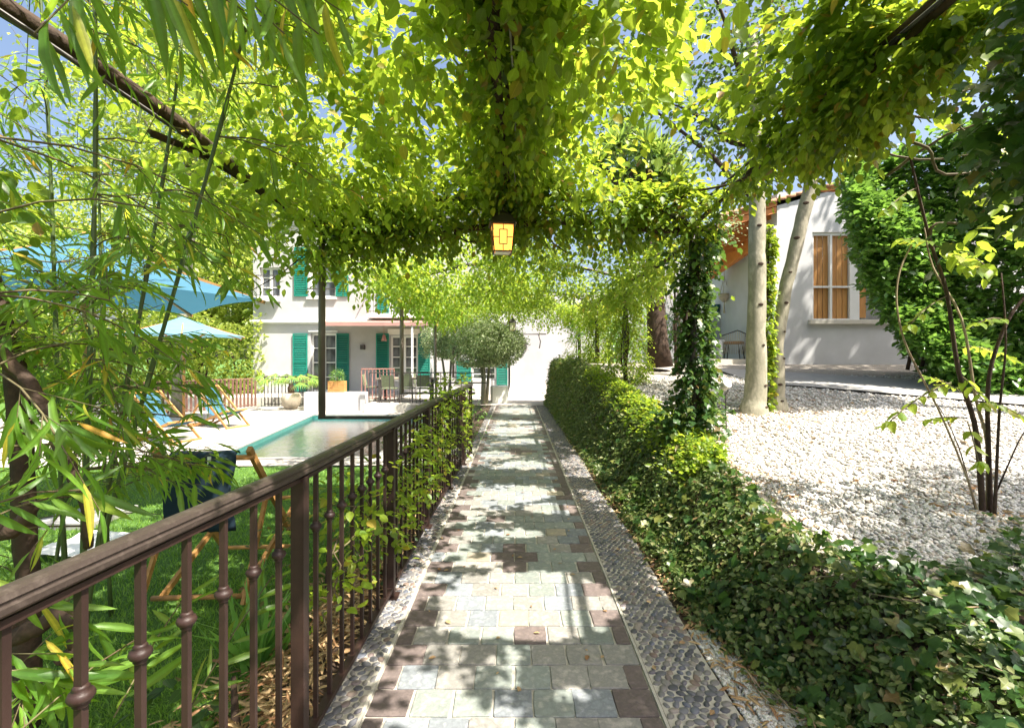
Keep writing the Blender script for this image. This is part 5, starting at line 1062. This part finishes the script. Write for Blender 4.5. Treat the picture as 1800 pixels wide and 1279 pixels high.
# ------------------------------------------------------------------ parasols
def parasol(name, C, corners, ze, za, zg, m, label, polem='wood'):
    r = empty(name, (C[0], C[1], zg)); tag(r, label, 'parasol', 'blue parasols by the pool'); o = Vector(r.location)
    ap = Vector((C[0], C[1], za)); cs = [Vector((x, y, ze)) for x, y in corners]; n = len(cs); v = [ap-o]; f = []; K = 6
    for i in range(n):
        a, b_ = cs[i], cs[(i+1) % n]
        base = len(v)
        for s in range(1, 4):
            for q in range(K+1):
                e = a.lerp(b_, q/K); sag = math.sin(PI*q/K); p = ap.lerp(e, s/3); p.z += -.10*sag*(s/3)*(-1)*.45-.05*math.sin(PI*s/3)
                v.append(p-o)
        for q in range(K): f.append((0, base+q, base+q+1))
        for s in range(2):
            for q in range(K): i0 = base+s*(K+1)+q; f.append((i0, i0+K+1, i0+K+2, i0+1))
    MB().add(v, f, True).build('canopy', m, r)
    for c in cs: MB().beam(ap-o-Vector((0, 0, .08)), c-o-Vector((0, 0, .02)), .025, .035).build('rib', M['wood'], r)
    hub = ap-o-Vector((0, 0, .75))
    for c in cs: MB().beam(hub, (ap-o).lerp(c-o, .5)-Vector((0, 0, .04)), .02, .028).build('strut', M['wood'], r)
    MB().tube([(0, 0, 0), (0, 0, za-zg)], .03, 10).build('pole', M[polem], r); MB().lathe(hub, [(.04, -.05), (.05, 0), (.04, .05)], 10).build('hub', M['wood'], r)
    MB().box(-.3, .3, -.3, .3, 0, .06).build('base', M['concrete'], r)
    return r
parasol('parasol', (-4.4, 4.94), [(-2.63, 5.05), (-4.5, 6.7), (-6.15, 4.82), (-4.28, 3.17)], 2.0, 2.68, -.25, M['blue'], 'large square blue parasol nearest the camera, half hidden by bamboo')
q = P(323, 560, 12.2); parasol('parasol', (q.x, 12.2), [(q.x+1.5*math.cos(a), 12.2+1.5*math.sin(a)) for a in (.05, .05+PI/3, .05+2*PI/3, .05+PI, .05+4*PI/3, .05+5*PI/3)], 1.93, 2.46, -.236, M['paleblue'], 'pale blue parasol standing farther off above the deck chairs')

# ------------------------------------------------------------------ deck chairs
def deckchair(name, loc, rz, m, label, lying=.0):
    r = empty(name, loc, rz); tag(r, label, 'deck chair', 'wooden deck chairs by the pool'); W = .29; wd = M['wood']
    # side view: x forward (feet), z up ; width along y
    A0, A1 = (.62, .02), (-.42, .95)   # long back frame
    B0, B1 = (-.5, .02), (.52, .40)   # seat frame
    S0_, S1_ = (-.30, .0), (-.28, .0)
    for s in (-1, 1):
        MB().beam((A0[0], s*W, A0[1]), (A1[0], s*W, A1[1]), .025, .05).build('back_rail', wd, r)
        MB().beam((B0[0], s*(W-.03), B0[1]), (B1[0], s*(W-.03), B1[1]), .025, .05).build('seat_rail', wd, r)
        MB().beam((-.16, s*(W+.03), .70), (-.62, s*(W+.03), .05), .022, .04).build('prop_leg', wd, r)
    for (x, z) in (A1, A0, B0, B1, (-.62, .05)): MB().beam((x, -W-.03, z), (x, W+.03, z), .035, .035).build('crossbar', wd, r)
    v = []; K = 14; pts = []
    for i in range(K+1): t = i/K; x = A1[0]+(B1[0]-A1[0])*t; z = A1[1]+(B1[1]-A1[1])*t-.34*math.sin(PI*t)**.9; x += -.05*math.sin(PI*t); pts.append((x, z))
    for (x, z) in pts: v += [(x, -W+.05, z), (x, W-.05, z)]
    for (x, z) in pts: v += [(x, -W+.05, z-.006), (x, W-.05, z-.006)]
    n = K+1; f = [(2*i, 2*i+1, 2*i+3, 2*i+2) for i in range(K)]+[(2*n+2*i, 2*n+2*i+2, 2*n+2*i+3, 2*n+2*i+1) for i in range(K)]
    MB().add(v, f, True).build('sling', m, r)
    return r
q = P(385, 750, 11.6); deckchair('deck_chair', (q.x, 11.6, -.236), -.35, M['blue'], 'blue slung deck chair by the slatted fence under the pale parasol')
q = P(285, 776, 9.6); deckchair('deck_chair', (q.x, 9.6, -.236), -.25, M['blue'], 'deck chair on the pool deck between the two parasols')
# near deck chair seen from behind with dark canvas
nc = empty('deck_chair', (P(364, 800, 3.25).x, 3.2, -.22), .06); tag(nc, 'wooden deck chair with dark navy canvas seen from behind on the lawn', 'deck chair', 'wooden deck chairs by the pool')
W = .30; wd = M['wood']; zt = P(348, 795, 3.25).z+.22
for s in (-1, 1):
    MB().beam((s*W, .0, zt+.03), (s*W, .85, .04), .028, .045).build('back_rail', wd, nc)
    MB().beam((s*(W-.04), .0, .04), (s*(W-.04), .95, .42), .025, .04).build('seat_rail', wd, nc)
    MB().beam((s*(W+.02), .25, .72), (s*(W+.02), -.12, .04), .022, .035).build('prop_leg', wd, nc)
for (y, z) in ((.02, zt-.03), (.85, .04), (0, .04), (.95, .42)): MB().tube([(-W-.02, y, z), (W+.02, y, z)], .018, 8).build('crossbar', wd, nc)
v = []; K = 16; cols = 13
for i in range(K+1):
    for j in range(cols):
        u = j/(cols-1); t = i/K; x = -W+.085+(2*W-.17)*u; wob = .008*math.sin(u*14+t*6)+.006*math.sin(u*31+t*9)
        if t < .15: a = t/.15*PI; y = .02-.03*math.cos(a*1.0)*(-1); z = zt-.01+.028*math.sin(a)-.02*(a/PI); y = .02+.035*math.cos(a)
        else: y = -.015-.02*math.sin((t-.15)*3)+wob*1.2; z = zt-.03-(t-.15)*.56
        v.append((x+wob*.5, y+wob*.3, z+.004*math.sin(u*9)))
f = [(i*cols+j, i*cols+j+1, (i+1)*cols+j+1, (i+1)*cols+j) for i in range(K) for j in range(cols-1)]
sl_ = MB().add(v, f, True).build('sling', M['towel'], nc); sd = sl_.modifiers.new('solid', 'SOLIDIFY'); sd.thickness = .006
for x in (-.12, .05): MB().box(x, x+.022, -.032, -.027, zt-.09, zt-.012).build('strap_tab', M['white'], nc)
tw = MB(); 
for i in range(9):
    for j in range(7): tw.v.append((i*.11, j*.09, .02+.012*math.sin(i*1.3+j)+.01*math.cos(j*2.1)))
for i in range(8):
    for j in range(6): tw.f.append((i*7+j, (i+1)*7+j, (i+1)*7+j+1, i*7+j+1)); tw.sm.append(True)
tw.build('pool_towel', M['white'], None, (-4.0, 3.9, -.22)); tag(bpy.data.objects['pool_towel'], 'white towel spread on the lawn behind the fence', 'towel')

# garden spotlight on a spike
q = P(1275, 700, 5.0); s_ = empty('garden_spotlight', (q.x, 5.0, float(gz(q.x, 5.0)))); tag(s_, 'small metal garden spotlight on a bent spike beside the ivy column', 'spotlight')
zz = P(1273, 678, 5.0).z-s_.location.z
hd_ = MB().lathe((0, 0, 0), [(.02, -.05), (.045, -.03), (.05, .05), (.044, .055), (.03, .045)], 14).build('head', M['stone'], s_, (-.01, 0, zz)); hd_.rotation_euler = (.9, .5, 0)
MB().tube([(.0, 0, zz-.02), (.03, 0, zz-.05), (.0, 0, zz-.09), (.01, 0, -.02)], .007, 6).build('stake', M['darkiron'], s_)

# ------------------------------------------------------------------ bamboo on the left
def okpt(p):
    if p.x > (-.86 if p.z < 2.0 else -.5) or (p-Vector((0, 0, CH))).length < .85 or p.y < .2: return p.y < .2
    px, py = float(CX+FPX*p.x/p.y), float(CY-FPX*(p.z-CH)/p.y); u = R.uniform()
    if px > 455 and py > 390: return False
    if px < 440 and abs(py-(45+.70*px)) < 45: return u > .85
    if py < 440 and 120 < px: return u > .2
    if px > 350 and py > 540: return u > .85
    if px > 220 and 450 < py < 600: return u > .6
    if px > 60 and py > 850: return u > .75
    if px > 230 and 600 < py < 800: return u > .45
    return True
def bamboo(i, base, tip, n_nodes, label, dens=1.0, hero=40, size=.13, bias=(.5, .2, 0), zmin=.16, blen=.75):
    r = empty('bamboo', base); tag(r, label, 'bamboo', 'bamboo culms left of the fence'); lo = Vector(base); loa = np.array(base, float)
    a = Vector(base); b_ = Vector(tip); H = (b_-a).length; cp_ = [a.lerp(b_, t)+Vector((.12*math.sin(t*2.5), 0, .0))*t for t in np.linspace(0, 1, 22)]
    cm = MB(); cm.tube([p-lo for p in cp_], [.012*(1-.6*k/21)+(.0025 if k % 3 == 0 else 0) for k in range(22)], 9); cm.build('culm', M['culm'], r)
    tw_ = MB(); pos = []; dr = []; nn = []; sz = []
    for k in range(n_nodes):
        t = zmin+(1-zmin)*k/n_nodes; p0 = a.lerp(b_, t)+Vector((.12*math.sin(t*2.5), 0, 0))*t
        for b in range(max(1, int(round(3*dens)))):
            ang = R.uniform(0, 2*PI); d = Vector((math.cos(ang)+bias[0], math.sin(ang)+bias[1], R.uniform(-.1, .6)+bias[2])).normalized(); L = blen*R.uniform(.5, 1.2)
            pts = [p0+d*L*q/5+Vector((0, 0, -.5*L*(q/5)**2)) for q in range(6)]; nk = 6
            for q in range(1, 6):
                if not okpt(pts[q]): nk = q; break
            if nk < 3: continue
            tw_.tube([p-lo for p in pts[:nk]], [.0035, .003, .0028, .0025, .002, .0015][:nk], 4, False)
            for q in range(2, nk):
                for _ in range(2):
                    c = pts[q]; td = (d+Vector(R.normal(0, .6, 3))+Vector((0, 0, -.2))).normalized(); tl_ = R.uniform(.08, .2); e = c+td*tl_; tw_.tube([c-lo, e-lo], .0013, 3, False)
                    m_ = R.randint(4, 8); sd_ = td.cross(Vector((0, 0, 1))).normalized()
                    for w_ in range(m_):
                        f_ = (w_+1)/m_; s1_ = 1 if w_ % 2 else -1; pos.append(tuple(c.lerp(e, f_))); 
                        dd_ = td*.7+sd_*s1_*R.uniform(.15, .8)+Vector((0, 0, -R.uniform(.2, .9))); dr.append(tuple(dd_)); nn.append(tuple(Vector((0, 0, 1))+Vector(R.normal(0, .5, 3)))); sz.append(size*R.uniform(.55, 1.25))
    tag(tw_.build('twig', M['stem'], r), kind='stuff')
    L = (np.array(pos), norm(np.array(dr)), np.array(nn), np.array(sz)); p = L[0]; d = np.linalg.norm(p-[0, 0, CH], axis=1); px, py = proj(p)
    ok = (d > .8) & (p[:, 0] < np.where(p[:, 2] < 2.0, -.78, -.45)) & (p[:, 2] > gz(p[:, 0], p[:, 1])+.02)
    ok &= ~((px > 500) & (py > 400)) & sungaps(p) & ~((px < 440) & (np.abs(py-(48+.70*px)) < 24) & (R.uniform(0, 1, len(p)) < .75) & (px > -100))
    L = sel(L, ok); p = L[0]; d = d[ok]; px = px[ok]; py = py[ok]; vis = (px > 0) & (px < 1800) & (py > 0) & (py < 1279)
    idx = np.argsort(-np.where(vis, L[3]/d, 0))[:hero]; heroes(L, idx, LANCE, M['bamboo_leaf'], r); mask = np.ones(len(p), bool); mask[idx] = False
    Lr = sel(L, mask); leaves('foliage', LANCE, (Lr[0]-loa,)+Lr[1:], M['bamboo_leaf'], r, True); return r
bl_ = ['bamboo culm rising closest to the camera at the left edge', 'bamboo culm standing behind the near handrail', 'leaning bamboo culm whose shoots hang over the parasol', 'tall bamboo culm in the middle of the left thicket', 'bamboo culm farthest back beside the lawn', 'slender bamboo culm arching toward the pergola', 'bamboo culm behind the thicket by the big parasol', 'bamboo culm at the outer left of the thicket']
bb = [((-1.50, 1.35, -.2), (-1.42, 1.2, 3.2)), ((-1.62, 1.8, -.22), (-1.75, 1.9, 3.3)), ((-1.95, 2.1, -.25), (-1.7, 2.4, 3.3)), ((-2.3, 2.5, -.25), (-2.5, 2.4, 3.9)), ((-2.6, 3.1, -.25), (-2.75, 3.0, 3.8)), ((-2.1, 2.2, -.25), (-1.1, 2.1, 3.5)), ((-3.1, 3.2, -.25), (-2.7, 3.6, 4.4)), ((-2.7, 2.0, -.25), (-3.0, 2.1, 4.2))]
for i, (a, b_) in enumerate(bb): bamboo(i, a, b_, 19 if i in (2, 3, 4, 6, 7) else 14, bl_[i], dens=1.0, size=.10 if i in (3, 4, 6, 7) else .115)
# overhanging shoots at the top, dark against the sky
hs = empty('bamboo', (-.75, 1.3, 2.6)); tag(hs, 'drooping bamboo shoot with long pendulous leaves at the top of the view', 'bamboo', 'bamboo culms left of the fence')
pos = []; dr = []; nn = []; sz = []; tw_ = MB()
for (a, b_) in (((230, -60, 1.15), (330, 10, 1.2)), ((300, -60, 1.2), (430, 20, 1.3)), ((420, -50, 1.2), (560, 60, 1.25)), ((480, -60, 1.3), (600, 20, 1.4)), ((350, -80, 1.2), (500, 60, 1.2)), ((160, -40, 1.1), (60, 60, 1.0))):
    A = P(*a); B = P(*b_); tw_.tube([A-hs.location, B-hs.location], .002, 4)
    for k in range(6):
        t = (k+.5)/6; pos.append(tuple(A.lerp(B, t))); dr.append((R.uniform(-.1, .45), R.normal(0, .25), -1)); nn.append((R.normal(0, .5), -1, .2+R.normal(0, .3))); sz.append(R.uniform(.13, .22))
tag(tw_.build('twig', M['stem'], hs), kind='stuff'); L = (np.array(pos), norm(np.array(dr)), np.array(nn), np.array(sz)); heroes(L, np.arange(len(pos)), LANCE, M['bamboo_leaf'], hs)
# near shoots lower left
ns = empty('bamboo', (-1.1, .95, .2)); tag(ns, 'low bamboo shoot with broad leaves poking between the nearest fence bars', 'bamboo', 'bamboo culms left of the fence')
pos = []; dr = []; nn = []; sz = []; tw_ = MB()
for (a, b_) in (((-60, 900, 1.15), (160, 860, 1.35)), ((-40, 1010, 1.2), (180, 1110, 1.35)), ((40, 1279, 1.1), (260, 1110, 1.5)), ((200, 1260, 1.3), (330, 1040, 1.7)), ((-30, 760, 1.2), (140, 740, 1.4)), ((0, 1180, 1.1), (120, 1200, 1.2)), ((330, 1250, 1.6), (480, 1010, 1.9))):
    A = P(*a); B = P(*b_); tw_.tube([A-ns.location, A.lerp(B, .5)-ns.location+Vector((0, 0, .02)), B-ns.location], .0025, 4)
    for k in range(12):
        t = (k+.5)/12; s1_ = 1 if k % 2 else -1; D = (B-A).normalized(); S = D.cross(Vector((0, -1, .3))).normalized(); pos.append(tuple(A.lerp(B, t))); dr.append(tuple(D*.8+S*s1_*R.uniform(.2, .8)+Vector((0, 0, -.25)))); nn.append((R.normal(0, .5), -.7, .6)); sz.append(R.uniform(.11, .2))
tag(tw_.build('twig', M['stem'], ns), kind='stuff'); L = (np.array(pos), norm(np.array(dr)), np.array(nn), np.array(sz)); k = L[0][:, 0] < -.8*np.ones(len(pos)); L = sel(L, k); heroes(L, np.arange(len(L[0])), LANCE, M['bamboo_leaf'], ns)
# gnarled trunks in the bamboo
gt = empty('gnarled_tree', P(150, 1000, 1.9)); tag(gt, 'dark gnarled trunk and limbs tangled in the bamboo at the left edge', 'tree'); g0 = Vector(gt.location)
def gpoly(lst, r0, r1, nm):
    pts = [P(*q)-g0 for q in lst]; pp_ = []
    for i in range(len(pts)-1):
        for k in range(5):
            t = k/5; a = pts[max(i-1, 0)]; b_ = pts[i]; c = pts[i+1]; d = pts[min(i+2, len(pts)-1)]; pp_.append(.5*((2*b_)+(c-a)*t+(2*a-5*b_+4*c-d)*t*t+(3*b_-a-3*c+d)*t**3)+Vector(R.normal(0, .004, 3)))
    pp_.append(pts[-1]); n = len(pp_); MB().tube(pp_, [(r0+(r1-r0)*i/(n-1))*R.uniform(.9, 1.12) for i in range(n)], 9).build(nm, M['bark'], gt)
gpoly([(50, 1279, 1.9), (45, 1000, 1.9), (40, 850, 1.9), (30, 680, 1.9), (-20, 480, 1.9), (-60, 300, 1.9)], .04, .035, 'trunk')
gpoly([(-60, 590, 1.5), (0, 620, 1.5), (60, 690, 1.5), (110, 790, 1.5), (150, 880, 1.5), (155, 960, 1.55)], .022, .014, 'limb')
gpoly([(-40, 1080, 1.6), (20, 1120, 1.6), (70, 1095, 1.6), (110, 1080, 1.6), (135, 1100, 1.6), (130, 1140, 1.6), (105, 1160, 1.6)], .028, .02, 'limb')
gpoly([(-60, 900, 1.5), (0, 930, 1.5), (40, 915, 1.5), (55, 880, 1.5)], .03, .02, 'limb')
Lg = vine_along([tuple(P(30, 680, 1.9)), tuple(P(-60, 300, 1.9))], .3, 30, .08, 5, .2, 1.0); k = Lg[0][:, 0] < -1.0; Lg = sel(Lg, k); leaves('foliage', OVATE, (Lg[0]-np.array(g0),)+Lg[1:], M['vine'], gt, True)
